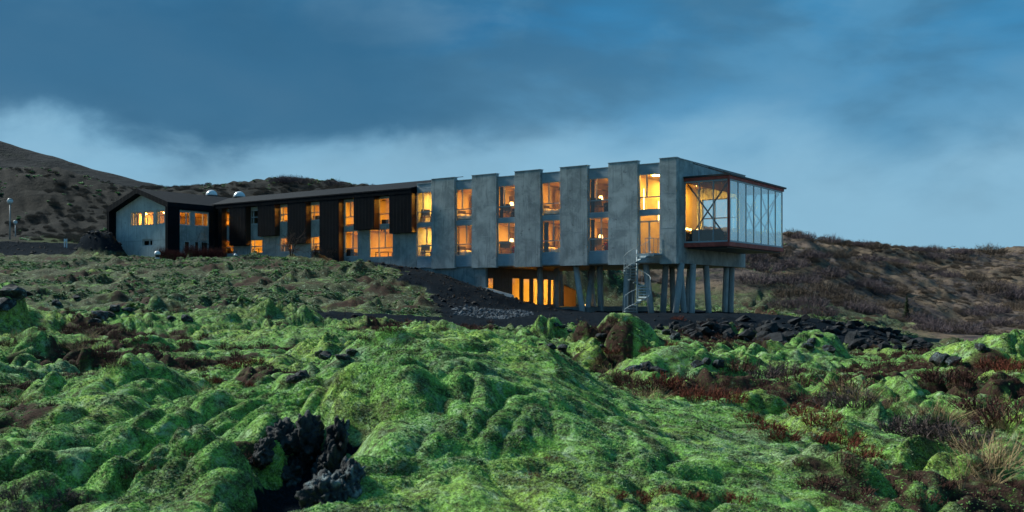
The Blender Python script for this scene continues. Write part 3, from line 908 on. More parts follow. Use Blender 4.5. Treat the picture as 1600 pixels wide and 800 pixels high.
for yy, sgn in ((LY0 + 0.02, 1), (LY1 - 0.08, -1)):
    for k in range(4):
        xx = 0.02 + (LX - 0.16) * k / 3
        HB().box(xx, xx + 0.06, yy, yy + 0.07, zb - 0.01, zt).put('mullion', 'frame', lounge)
        if k < 3:
            HB().box(xx + 0.061, xx + (LX - 0.16) / 3 - 0.001, yy + 0.03, yy + 0.042, zb + 0.05, zt - 0.05).put('pane', 'glass', lounge)
    HB().box(0.0, LX - 0.11, yy - 0.004, yy + 0.074, zb - 0.055, zb + 0.05).put('rail', 'frame', lounge)
    HB().box(0.0, LX - 0.11, yy - 0.004, yy + 0.074, zt - 0.05, zt + 0.055).put('rail', 'frame', lounge)
ym0, ym1 = LY0 + 0.14, LY1 - 0.12
for k in range(8):
    yy = ym0 + (ym1 - ym0 - 0.06) * k / 7
    HB().box(LX - 0.06, LX + 0.012, yy, yy + 0.06, zb - 0.01, zt).put('mullion', 'frame', lounge)
    if k < 7:
        HB().box(LX - 0.03, LX - 0.018, yy + 0.061, yy + (ym1 - ym0 - 0.06) / 7 - 0.001, zb + 0.05, zt - 0.05).put('pane', 'glass_coated', lounge)
HB().box(LX - 0.062, LX + 0.016, ym0, ym1, zb - 0.055, zb + 0.05).put('rail', 'frame', lounge)
HB().box(LX - 0.062, LX + 0.016, ym0, ym1, zt - 0.05, zt + 0.055).put('rail', 'frame', lounge)
for p, q in (((0.12, 3.9), (3.05, 7.75)), ((0.12, 7.75), (3.05, 3.9))):
    HB().tube([(p[0], LY0 + 0.30, p[1]), (q[0], LY0 + 0.30, q[1])], 0.055, 8).put('brace', 'dark_frame', lounge)
    HB().tube([(p[0], LY1 - 0.35, p[1]), (q[0], LY1 - 0.35, q[1])], 0.055, 8).put('brace', 'dark_frame', lounge)
for y0_, y1_ in ((3.6, 7.2), (7.4, 10.9)):
    for za, zb_ in ((3.9, 7.75), (7.75, 3.9)):
        HB().tube([(LX - 0.30, y0_, za), (LX - 0.30, y1_, zb_)], 0.055, 8).put('brace', 'dark_frame', lounge)
for k, yy in enumerate((2.6, 5.2, 7.8)):
    HB().tube([(-0.1, yy, 9.35), (LX - 0.3, yy, 8.26)], 0.028, 6).put('stay_rod', 'dark_frame', lounge)
# inside of the lounge
lr = HB()
lr.add([(-3.9, 0.36, 3.0), (-3.9, 11.69, 3.0), (-3.9, 11.69, 8.9), (-3.9, 0.36, 8.9)], [(0, 1, 2, 3)])
lr.put('interior_wall', 'interior')
HB().box(-3.9, -0.31, 0.37, 11.69, 2.90, 2.985).put('interior_floor', 'interior_dark')
HB().box(-3.9, -0.31, 0.37, 11.69, 8.60, 8.70).put('interior_ceiling', 'interior')
for z_ in (4.35, 5.05, 6.2, 7.68):
    HB().box(-3.45, -0.45, 11.72, 11.80, z_, z_ + 0.08).put('window_bar', 'dark_frame')
HB().box(-1.13, -1.05, 11.72, 11.80, 4.43, 7.68).put('window_bar', 'dark_frame')
HB().box(-2.43, -2.35, 11.72, 11.80, 4.43, 7.68).put('window_bar', 'dark_frame')
HB().box(-3.45, -0.45, 11.83, 11.842, 4.42, 7.68).put('pane', 'glass')

# --- rooms of the concrete wing
NAMES_UP = ['beside the black cladding', 'second from the black cladding', 'third from the black cladding', 'fourth from the black cladding', 'next to the last tall concrete panel']
def lamp(name, loc, label, m='lamp_glow', r=0.24, group='ceiling lamps in the hotel rooms'):
    root = empty(name, H2W(*loc), HROT)
    tag(root, label, 'lamp', group)
    MB().lathe([(r, -0.05), (r, -0.02)], 16).build('diffuser', m, root)
    MB().lathe([(r + 0.02, -0.02), (r + 0.02, 0.0)], 16).build('housing', 'white_plastic', root)
    return root
ROOMS = []
for i, (a, b) in enumerate(BAYS[:5]):
    c_ = (a + b) / 2
    for k, fl in enumerate((FL_LO, FL_UP)):
        HB().room(c_ - 1.93, c_ + 1.93, 0.37, 5.2, fl, fl + 2.68).put('room', 'interior')
        ROOMS.append((i, k, c_, fl))
        row = ('lower', 'upper')[k]
        lamp('ceiling_lamp', (c_ + 0.2, 2.3 if i % 2 else 1.9, fl + 2.67), 'ceiling lamp lighting the %s floor room %s' % (row, NAMES_UP[i]), {(2, 1): 'lamp_glow_soft', (4, 1): 'lamp_glow_dim', (2, 0): 'lamp_glow', (3, 0): 'lamp_glow_soft', (3, 1): 'lamp_glow_soft', (1, 0): 'lamp_glow_soft'}.get((i, k), 'lamp_glow'))
def thing(name, x, y, z, label, cat, group=None, rz=0.0):
    r_ = empty(name, H2W(x, y, z), HROT + rz)
    return tag(r_, label, cat, group)
def pillow_mesh(mb, cx, cy, cz, sx, sy, sz):
    vs = []; fs = []; n = 8
    for i in range(n + 1):
        for j in range(n + 1):
            u = i / n * 2 - 1; v = j / n * 2 - 1
            th = (1 - u ** 4) * (1 - v ** 4)
            vs.append((cx + sx * u, cy + sy * v, cz + sz * (0.15 + th ** 0.5)))
    for i in range(n + 1):
        for j in range(n + 1):
            u = i / n * 2 - 1; v = j / n * 2 - 1
            th = (1 - u ** 4) * (1 - v ** 4)
            vs.append((cx + sx * u, cy + sy * v, cz - sz * 0.3 * th ** 0.5 + sz * 0.149))
    q = (n + 1) ** 2
    for i in range(n):
        for j in range(n):
            a = i * (n + 1) + j
            fs.append((a, a + n + 1, a + n + 2, a + 1)); fs.append((a + q, a + q + 1, a + q + n + 2, a + q + n + 1))
    mb.add(vs, fs)
def bed(x, y, z, label):
    b = thing('bed', x, y, z, label, 'bed', 'beds in the hotel rooms')
    MB().box(-1.05, 1.05, -0.82, 0.82, 0.12, 0.34).build('bed_frame', 'furniture', b)
    for sx_ in (-0.98, 0.98):
        for sy_ in (-0.74, 0.74):
            MB().box(sx_ - 0.04, sx_ + 0.04, sy_ - 0.04, sy_ + 0.04, 0, 0.12).build('leg', 'furniture', b)
    MB().box(-1.02, 1.02, -0.80, 0.80, 0.34, 0.55).build('mattress', 'linen', b, bevel=0.04)
    MB().box(-1.14, -1.06, -0.86, 0.86, 0.0, 1.15).build('headboard', 'furniture', b)
    d = MB(); vs = []; fs = []; n = 26
    for i in range(n + 1):
        for j in range(n + 1):
            u = i / n; v = j / n
            xx = -0.45 + 1.52 * u; yy = -0.88 + 1.76 * v
            e = max(0, abs(v - 0.5) * 2 - 0.88) / 0.12
            hgt = 0.66 + 0.05 * math.sin(u * 17 + v * 3) * math.cos(v * 11) + 0.03 * math.sin(u * 31) - 0.26 * e * e - (0.22 if u > 0.97 else 0)
            vs.append((xx, yy, hgt))
    for i in range(n):
        for j in range(n):
            a = i * (n + 1) + j
            fs.append((a, a + n + 1, a + n + 2, a + 1))
    k0 = len(vs)
    d.add(vs, fs)
    d.build('duvet', 'linen', b, smooth=True)
    for sy_ in (-0.40, 0.40):
        pm = MB(); pillow_mesh(pm, -0.72, sy_, 0.62, 0.27, 0.36, 0.17)
        pl = pm.build('pillow', 'linen', b, smooth=True)
        pm2 = MB(); pillow_mesh(pm2, -0.52, sy_ * 0.9, 0.66, 0.20, 0.30, 0.15)
        pm2.build('cushion', 'linen', b, smooth=True)
    return b
def desk(x, y, z, label):
    d = thing('desk', x, y, z, label, 'desk', 'desks in the hotel rooms')
    MB().box(-0.75, 0.75, -0.3, 0.3, 0.70, 0.75).build('desk_top', 'table_wood', d)
    for sx_ in (-0.7, 0.7):
        for sy_ in (-0.25, 0.25):
            MB().box(sx_ - 0.03, sx_ + 0.03, sy_ - 0.03, sy_ + 0.03, 0, 0.70).build('leg', 'furniture', d)
    return d
def armchair(x, y, z, label, m, rz=0.0):
    d = thing('armchair', x, y, z, label, 'armchair', 'armchairs in the hotel rooms', rz)
    MB().box(-0.32, 0.32, -0.3, 0.3, 0.22, 0.44).build('seat', m, d, bevel=0.04)
    MB().prism_x([(0.24, 0.40), (0.34, 0.40), (0.44, 0.95), (0.36, 0.97)], -0.32, 0.32).build('backrest', m, d, bevel=0.03)
    for sx_ in (-0.36, 0.36):
        MB().box(sx_ - 0.05, sx_ + 0.05, -0.3, 0.34, 0.22, 0.62).build('armrest', m, d, bevel=0.03)
        for sy_ in (-0.25, 0.25):
            MB().box(sx_ - 0.03, sx_ + 0.03, sy_ - 0.03, sy_ + 0.03, 0, 0.22).build('leg', 'furniture', d)
    return d
def television(x, y, z, label):
    d = thing('television', x, y, z, label, 'television', 'televisions in the hotel rooms', R(50))
    MB().box(-0.42, 0.42, -0.03, 0.03, 0.10, 0.60).build('screen', 'dark_frame', d)
    MB().box(-0.05, 0.05, -0.03, 0.03, 0.03, 0.10).build('stand', 'dark_frame', d)
    MB().box(-0.22, 0.22, -0.12, 0.12, 0.0, 0.03).build('foot', 'dark_frame', d)
def curtain(x0, x1, y, z0, z1, label, m):
    d = MB(); n = 24; vs = []; fs = []
    for i in range(n + 1):
        u = i / n
        yy = 0.05 * math.sin(u * (x1 - x0) * 38)
        for zz in (0, z1 - z0):
            vs.append((u * (x1 - x0), yy, zz)); vs.append((u * (x1 - x0), yy + 0.012, zz))
    for i in range(n):
        k = i * 4
        fs += [(k, k + 4, k + 6, k + 2), (k + 1, k + 3, k + 7, k + 5), (k + 2, k + 6, k + 7, k + 3), (k, k + 1, k + 5, k + 4)]
    d.add(vs, fs)
    o = d.build('curtain', m, None, smooth=True)
    o.location = H2W(x0, y, z0); o.rotation_euler = (0, 0, HROT)
    tag(o, label, 'curtain', 'curtains at the hotel windows')
for i, k, c_, fl in ROOMS:
    row = ('lower', 'upper')[k]; nm = NAMES_UP[i]
    HB().box(c_ - 1.92, c_ - 1.88, 0.40, 5.15, fl + 0.01, fl + 1.05).put('wall_panel', 'interior_dark')
    HB().box(c_ - 1.88, c_ + 1.90, 5.12, 5.16, fl + 0.01, fl + 1.05).put('wall_panel', 'interior_dark')
    if i in (0, 2, 4):
        fl_ = thing('floor_lamp', c_ - 1.25, 2.6, fl, 'standing lamp with glowing shade in the %s room %s' % (row, nm), 'lamp', 'standing lamps in the hotel rooms')
        MB().lathe([(0.14, 0), (0.14, 0.02), (0.015, 0.03), (0.015, 1.35)], 10).build('stand', 'dark_frame', fl_)
        MB().lathe([(0.17, 1.35), (0.12, 1.65)], 14).build('lamp_shade', 'bulb', fl_)
    a, b = BAYS[i]
    if i in (1, 3):
        bed(c_ - 0.55, 1.55, fl, 'white bed in the %s floor room %s' % (row, nm))
        if k == 0:
            curtain(a + 0.04, a + (0.40 if i == 3 else 0.16), 0.45, fl + 0.05, fl + 2.6, 'dark curtain drawn aside in the %s room %s' % (row, nm), 'curtain_dark')
        curtain(c_ - 1.6, c_ - 0.1, 3.1, fl + 0.05, fl + 2.45, 'tan curtain hanging behind the bed in the %s room %s' % (row, nm), 'curtain')
    else:
        desk(c_ - 0.6, 1.05, fl, 'wooden desk in the %s floor room %s' % (row, nm))
        television(c_ - 0.75, 1.05, fl + 0.75, 'flat television in the %s room %s' % (row, nm))
        armchair(c_ + 0.35, 1.3, fl, ('red' if (i + k) % 2 == 0 else 'dark') + ' armchair in the %s room %s' % (row, nm), 'red_fabric' if (i + k) % 2 == 0 else 'furniture', R(160))
        HB().box(c_ - 1.0, c_ - 0.2, 5.12, 5.19, fl, fl + 2.05).put('room_door', 'interior_dark')
        HB().box(c_ - 1.92, c_ - 1.45, 3.2, 4.4, fl + 0.01, fl + 2.2).put('closet_wall', 'interior_dark')
        if i == 4 or (i == 2 and k == 1):
            curtain(a + 0.04, a + 0.36, 0.45, fl + 0.05, fl + 2.6, 'dark curtain at the side of the %s window %s' % (row, nm), 'curtain_dark')

# --- lounge contents
for k, (lx, ly) in enumerate(((-2.4, 1.8), (-2.6, 5.2), (-2.4, 9.0))):
    lamp('ceiling_lamp', (lx, ly, 8.59), ('round ceiling lamp of the lounge close to the facade window', 'round ceiling lamp over the lounge bar', 'round ceiling lamp deep inside the lounge')[k], 'lamp_glow_lounge', 0.28, 'ceiling lamps of the lounge')
for k, ly in enumerate((1.6, 2.6, 4.9)):
    wl = thing('wall_lamp', -3.84, ly, (4.2, 6.3, 5.6)[k], ('upright glowing wall lamp seen through the balcony door', 'glowing wall lamp seen in the upper window above the spiral stair', 'tall glowing wall lamp on the lounge back wall')[k], 'lamp', 'wall lamps of the lounge')
    MB().box(0.03, 0.07, -0.05, 0.05, 0.0, 1.5).build('glow_tube', 'bulb', wl)
    MB().box(0.0, 0.028, -0.07, 0.07, -0.05, 1.55).build('mount', 'white_plastic', wl)
bar = thing('bar_counter', -1.9, 6.2, 2.985, 'dark bar counter inside the glazed lounge', 'counter')
MB().box(-0.3, 0.3, -2.2, 2.2, 0, 1.72).build('front', 'furniture', bar)
MB().box(-0.4, 0.4, -2.3, 2.3, 1.722, 1.78).build('counter_top', 'table_wood', bar)
for k in range(5):
    tl = thing('table_lamp', -1.9 + 0.15 * (k % 2), 4.5 + k * 0.85, 4.765, 'small glowing table lamp on the lounge bar, %s from the facade' % ('first', 'second', 'third', 'fourth', 'fifth')[k], 'lamp', 'table lamps along the lounge bar')
    MB().lathe([(0.08, 0), (0.08, 0.02), (0.015, 0.03), (0.015, 0.18)], 10).build('foot', 'dark_frame', tl)
    MB().lathe([(0.05, 0.18), (0.11, 0.22), (0.12, 0.27), (0.07, 0.33)], 12).build('shade', 'bulb', tl)
def sofa(x, y, z, wdt, label, rz):
    s_ = thing('sofa', x, y, z, label, 'sofa', 'lounge sofas', rz)
    MB().box(-wdt / 2, wdt / 2, -0.4, 0.35, 0.08, 0.42).build('seat', 'furniture', s_, bevel=0.05)
    MB().box(-wdt / 2, wdt / 2, 0.352, 0.5, 0.08, 0.85).build('backrest', 'furniture', s_, bevel=0.04)
    for sx_ in (-wdt / 2 - 0.09, wdt / 2 + 0.09):
        MB().box(sx_ - 0.085, sx_ + 0.085, -0.4, 0.5, 0.08, 0.62).build('armrest', 'furniture', s_, bevel=0.04)
sofa(1.5, 1.95, 3.79, 2.2, 'dark sofa behind the front panes of the glazed lounge', R(180))
sofa(1.2, 6.8, 3.79, 2.0, 'dark sofa in the middle of the glazed lounge', R(180))
sofa(1.3, 10.3, 3.79, 2.0, 'dark sofa by the far panes of the glazed lounge', 0.0)

# --- base storey below the concrete wing
XB = -16.2
HB().box(-23.0, XB, 0.34, 0.62, -1.1, 2.40).put('base_wall', 'concrete')
for xj in (-20.6, -18.2):
    HB().box(xj, xj + 0.05, 0.322, 0.339, -1.0, 2.39).put('wall_joint', 'concrete_column')
holes = []
for pa, pb, yt, yb in ((762.5, 772, 434, 451), (800.5, 813, 434, 477), (818, 828.5, 435, 477), (833.5, 841, 435, 477), (849.5, 857.5, 436, 477), (861, 866, 437, 477), (871, 877, 438.5, 477)):
    s0, s1 = hy(pa, XB), hy(pb, XB)
    holes.append((max(0.7, s0), min(11.0, s1), max(-0.55, hzx(pa, yb, XB)), hzx(pa, yt, XB)))
ew = HB()
hole_wall(ew, 0.622, 11.4, -1.1, 2.34, XB - 0.10, XB - 0.002, holes, 'x')
ew.put('end_wall', 'base_cladding')
for h in holes:
    window(h[0] + 0.005, h[1] - 0.005, [(h[2] + 0.005, h[3] - 0.005, [])], XB - 0.03, 'dark_frame', 0.04, 'window', 'x', 0.05)
rm = HB(); rm.room(-22.5, XB - 0.26, 0.70, 11.3, -0.62, 2.30); del rm.f[2]; rm.put('room', 'interior')
for k, (lx, ly) in enumerate(((-18.2, 2.2), (-18.2, 5.5), (-18.2, 9.0))):
    lamp('ceiling_lamp', (lx, ly, 2.28), 'ceiling lamp in the ground floor room behind the small window' if k == 0 else 'ceiling lamp in the ground floor room behind the tall windows' if k == 1 else 'ceiling lamp at the far end of the ground floor room', 'lamp_glow_lounge', 0.3, 'ceiling lamps of the ground floor room')
HB().prism([(XB + 0.01, hz(760, 449, 0.3)), (XB + 2.6, hz(790, 461, 0.3)), (XB + 2.6, -1.2), (XB + 0.01, -1.2)], 0.24, 0.45).put('wing_wall', 'concrete_pale')
HB().box(-16.1, -7.5, 1.2, 11.2, -1.2, -0.66).put('terrace_slab', 'slab')
ws = thing('wood_screen', -12.6, 9.2, -0.66, 'low slanted timber screen glowing beside the ground floor windows', 'screen')
x0_, x1_ = hx(881, 9.2) + 12.6, hx(900, 9.2) + 12.6
nb = 8
for k in range(nb):
    xa = x0_ + (x1_ - x0_) * k / nb; xb = x0_ + (x1_ - x0_) * (k + 1) / nb - 0.015
    za = 1.85 - 0.55 * k / nb; zb2 = 1.85 - 0.55 * (k + 1) / nb
    MB().prism([(xa, 0), (xb, 0), (xb, zb2), (xa, za)], 0, 0.04).build('board', 'wood_screen', ws)
MB().box(x0_ - 0.05, x1_ + 0.05, 0.042, 0.10, 0.15, 0.25).build('rail', 'table_wood', ws)
pl = thing('ground_lamp', -12.0, 8.3, -0.66, 'low lamp glowing on the terrace beside the timber screen', 'lamp')
MB().lathe([(0.10, 0), (0.10, 0.06)], 10).build('base', 'dark_frame', pl)
MB().lathe([(0.09, 0.061), (0.09, 0.16), (0.05, 0.19)], 10).build('glow', 'bulb', pl)
# --- leaning columns
for pb, pt, sb, st in ((912.8, 899.7, 1.0, 1.0), (915.5, 926, 1.4, 4.0), (939.6, 937, 3.0, 3.0), (844, 844, 3.0, 3.0), (869.6, 869.6, 5.0, 5.0), (976, 980.5, 1.0, 1.0), (986, 989, 8.0, 8.0),
                       (1019.7, 1009, 0.9, 0.9), (1034.7, 1040.4, 3.0, 3.0), (1053.4, 1064.7, 0.8, 0.8), (1070.5, 1062, 1.6, 1.6), (1080.3, 1084.8, 2.6, 2.6), (1108.8, 1103, 5.4, 5.4),
                       (1131.6, 1135, 10.2, 10.2), (1141, 1143.4, 10.6, 10.6), (1052, 1050, 9.5, 9.5), (1071, 1078, 10.0, 10.0), (929, 922, 10.0, 10.0)):
    xb, xt = min(hx(pb, sb), -0.02), min(hx(pt, st), -0.22 if st > 5 else 0.0)
    HB().tube([(xb, sb, -1.9), (xb + (xt - xb) * 0.5, (sb + st) / 2, 0.25), (xt, st, 2.36)], 0.215, 16).put('column', 'concrete_column', smooth=True)

# --- old wing: concrete wall, black panels, roof
YE = -0.42
xr, xl = -23.02, -47.6
panels = [(608, 647, 363.8), (552.5, 584.4, 358.6), (499, 529, 406), (449, 477.5, 380.6), (402.5, 429, 368.5), (358, 383.5, 383.5), (340, 346, 408)]
for pa, pb, yb in panels:
    a, b = hx(pa, YE), hx(pb, YE)
    if pa == 608: b = xr - 0.02
    z0 = hz((pa + pb) / 2, yb, YE) if yb < 400 else 2.4
    HB().box(a, b, YE, 0.195, z0, 8.72).put('cladding_panel', 'cladding')
    HB().box(b, b + 0.012, YE + 0.03, 0.19, z0 + 0.02, 8.40).put('reveal', 'bronze')
HB().box(xl, xr - 0.02, YE - 0.02, 0.18, 8.42, 8.75).put('fascia', 'cladding')
OLD = []
def ow(pa, pb, yt, yb):
    u0, u1 = hx(pa, 0.2), hx(pb, 0.2)
    OLD.append((u0, u1, hz(pa, yb, 0.2), hz(pa, yt, 0.2))); return OLD[-1]
w_def = [ow(591, 608.5, 309.5, 351.5), ow(538, 553, 315, 354.5), ow(485, 499.5, 319.5, 345), ow(437.5, 449.5, 323, 348), ow(391, 403, 328.5, 351), ow(347, 358.5, 330.5, 354.5),
         ow(576.5, 614, 358, 403), ow(538, 559, 361, 402), ow(485, 499.5, 369.5, 393.5), ow(437.5, 456, 371.5, 394.5), ow(391, 410, 374.5, 396.5), ow(347, 365, 376, 398)]
owall = HB()
hole_wall(owall, xl, xr, 1.2, 8.41, 0.20, 0.45, w_def)
owall.put('wall', 'concrete')
for i, (u0, u1, z0, z1) in enumerate(w_def):
    u0 += 0.004; u1 -= 0.004; z0 += 0.004; z1 -= 0.004
    hgt = z1 - z0
    if i in (0,): rows = [(z0, z0 + 0.4 * hgt, []), (z0 + 0.4 * hgt, z1, [])]
    elif i == 1: rows = [(z0, z0 + 0.38 * hgt, []), (z0 + 0.38 * hgt, z1, [0.58])]
    elif i == 6: rows = [(z0, z0 + 0.33 * hgt, [0.40]), (z0 + 0.33 * hgt, z1, [0.40, 0.66])]
    elif i == 7: rows = [(z0, z0 + 0.33 * hgt, []), (z0 + 0.33 * hgt, z1, [0.6])]
    else: rows = [(z0, z0 + 0.5 * hgt, [0.36 if i < 6 else 0.3]), (z0 + 0.5 * hgt, z1, [0.36 if i < 6 else 0.3])]
    window(u0, u1, rows, 0.25, 'frame' if i in (0, 1, 6, 7) else 'white_frame', 0.075)
ORD = ['closest to the concrete wing', 'second from the concrete wing', 'third from the concrete wing', 'fourth from the concrete wing', 'fifth from the concrete wing', 'in the corner by the gabled wing']
for i in range(6):
    c_ = (w_def[i][0] + w_def[i][1]) / 2 - 0.2
    lo = w_def[i + 6]
    for k, (fl, top) in enumerate(((lo[2] - 0.25, min(lo[2] - 0.25 + 2.45, w_def[i][2] - 0.53)), (w_def[i][2] - 0.5, 8.40))):
        HB().room(c_ - 1.85, c_ + 1.85, 0.46, 4.6, fl, top).put('room', 'interior')
        dim = (i == 4 and k == 1)
        if not dim:
            lamp('ceiling_lamp', (c_ + 0.4, 1.9, top - 0.01), 'ceiling lamp in the %s black clad room %s' % (('lower', 'upper')[k], ORD[i]), ('lamp_glow', 'lamp_glow_soft')[(i + k) % 2])
        if (i + k) % 2 == 0 and not dim:
            desk(c_ - 0.5, 1.0, fl, 'desk in the %s black clad room %s' % (('lower', 'upper')[k], ORD[i]))
        elif not dim:
            armchair(c_ - 0.2, 1.0, fl, 'dark armchair in the %s black clad room %s' % (('lower', 'upper')[k], ORD[i]), 'furniture', R(200))
# door of the old wing: pale translucent leaf
sofa(hx(548, 0.9), 1.0, w_def[7][2] - 0.2, 1.3, 'pale draped sofa behind the low black clad window', R(180))
RZ = 10.18
HB().prism_x([(-0.47, 8.76), (-0.47, 8.86), (5.0, RZ), (10.5, 8.86), (10.5, 8.6), (5.0, RZ - 0.3)], -53.0, xr).put('roof', 'roof_metal')
HB().box(-57.0, -23.05, 10.0, 10.4, 1.5, 8.62).put('back_wall', 'cladding')
HB().prism_x([(0.2, 8.42), (5.0, RZ - 0.32), (10.0, 8.6), (10.0, 2.0), (0.46, 2.0)], -23.30, -23.06).put('party_wall', 'concrete')
for pxd, hy_, zd in ((330.6, 5.2, 0.42), (374.0, 5.2, 0.0)):
    xd = hx(pxd, hy_)
    d = HB().lathe([(0.66, -zd), (0.66, 0.16), (0.60, 0.16)], 24, (xd, hy_, RZ - 0.12 + zd)).put('skylight_curb', 'dark_frame')
    HB().lathe([(0.59 * math.cos(R(q)), 0.16 + 0.59 * math.sin(R(q))) for q in range(0, 90, 9)], 24, (xd, hy_, RZ - 0.13 + zd)).put('skylight_dome', 'dome', smooth=True)

# --- gabled wing at the far end
GX0, GX1, GYF = -57.1, -47.6, -5.53
gm_ = (GX0 + GX1) / 2
GE, GA = 8.70, 10.22
roofp = [(GX0 - 0.02, GE - 0.42), (GX0 - 0.02, GE), (gm_, GA), (GX1 + 0.02, GE), (GX1 + 0.02, GE - 0.42), (GX1 - 0.40, GE - 0.42), (gm_, GA - 0.45), (GX0 + 0.40, GE - 0.42)]
rfm = HB()
n_ = len(roofp)
for y_ in (GYF, 6.0):
    pass
vs = [(x, GYF, z) for x, z in roofp] + [(x, 6.0, z) for x, z in roofp]
fs = [(0, 1, 2, 6, 7), (2, 3, 4, 5, 6), (15, 14, 10, 9, 8), (14, 13, 12, 11, 10)] + [(i, i + n_, (i + 1) % n_ + n_, (i + 1) % n_) for i in range(n_)]
rfm.add(vs, fs); rfm.put('gable_roof', 'roof_metal')
HB().box(GX0, GX0 + 0.38, GYF + 0.003, 8.0, 2.0, GE - 0.421).put('side_wall', 'cladding')
HB().box(GX1 - 0.38, GX1, GYF + 0.003, -4.26, 2.0, GE - 0.421).put('cladding_panel', 'cladding')
HB().box(GX1 - 0.38, GX1, -0.96, 0.19, 2.0, GE - 0.421).put('cladding_panel', 'cladding')
HB().box(GX1 - 0.38, GX1 - 0.003, -4.258, -0.962, 8.10, GE - 0.422).put('fascia', 'cladding')
YG = GYF + 0.75
def gh(pa, pb, yt, yb):
    return (hx(pa, YG), hx(pb, YG), hz(pa, yb, YG), hz(pa, yt, YG))
ghl = [gh(205, 221, 332, 354), gh(223.5, 239.5, 330.5, 352.5), gh(243.5, 256.5, 329, 351), gh(222, 238, 374, 385)]
gwl = HB()
hole_wall(gwl, GX0 + 0.381, GX1 - 0.381, 2.0, GE - 0.30, YG, YG + 0.3, ghl)
gwl.prism([(GX0 + 0.6, GE - 0.299), (GX1 - 0.6, GE - 0.299), (gm_, GA - 0.47)], YG + 0.001, YG + 0.299)
gwl.put('gable_wall', 'concrete_pale')
for k, zj in enumerate((5.35, 5.1 + 3.0)):
    HB().box(GX0 + 0.5, GX1 - 0.5, YG - 0.012, YG - 0.001, zj, zj + 0.04).put('wall_joint', 'concrete_column')
for h in ghl:
    window(h[0] + 0.004, h[1] - 0.004, [(h[2] + 0.004, h[3] - 0.004, [0.30] if h is not ghl[3] else [0.62])], YG + 0.10, 'white_frame', 0.09)
XS = GX1 - 0.12
def sh(pa, pb, yt, yb):
    return (hy(pa, XS), hy(pb, XS), hzx(pa, yb, XS), hzx(pa, yt, XS))
shl = [sh(280.5, 298, 329.5, 351.6), sh(303.8, 326.5, 331, 353), sh(288, 297.5, 376, 398), sh(304, 312, 376.5, 398), sh(314, 326, 377, 398)]
shl = [(max(a, -4.24), min(b, -0.98), c_, d) for a, b, c_, d in shl]
swl = HB()
hole_wall(swl, -4.255, -0.965, 2.0, 8.099, XS - 0.25, XS, shl, 'x')
swl.put('side_wall', 'concrete')
for k, h in enumerate(shl):
    window(h[0] + 0.004, h[1] - 0.004, [(h[2] + 0.004, h[3] - 0.004, [0.62] if k < 2 else [])], XS - 0.04, 'white_frame', 0.09, 'window' if k < 2 else 'side_door', 'x')
rm = HB(); rm.room(GX0 + 0.45, GX1 - 0.46, YG + 0.32, 3.0, 5.75, 8.15); del rm.f[2]; rm.put('room', 'interior')
HB().box(GX0 + 2.2, GX0 + 2.3, YG + 1.2, 3.0, 5.76, 8.14).put('partition', 'interior')
HB().room(GX0 + 0.45, GX1 - 0.46, YG + 0.32, 3.0, 2.9, 5.5).put('room', 'interior_dark')
for k, (lx, ly) in enumerate(((-54.2, -3.3), (-51.4, -3.0), (-49.2, -2.6), (-49.0, 0.8))):
    lamp('ceiling_lamp', (lx, ly, 8.13), ('ceiling lamp behind the outer gable window', 'ceiling lamp behind the middle gable window', 'ceiling lamp behind the corner of the gabled wing', 'ceiling lamp behind the side window of the gabled wing')[k], 'lamp_glow_soft' if k < 2 else 'lamp_glow_dim', 0.26 if k < 2 else 0.18, 'ceiling lamps of the gabled wing')
sc_ = thing('television', -52.6, -3.2, 6.35, 'lit screen glowing in the middle gable window', 'television')
MB().box(-0.45, 0.45, 0, 0.05, 0.0, 0.55).build('screen', 'screen', sc_)
MB().box(-0.3, 0.3, 0.051, 0.2, -0.6, -0.02).build('stand', 'furniture', sc_)

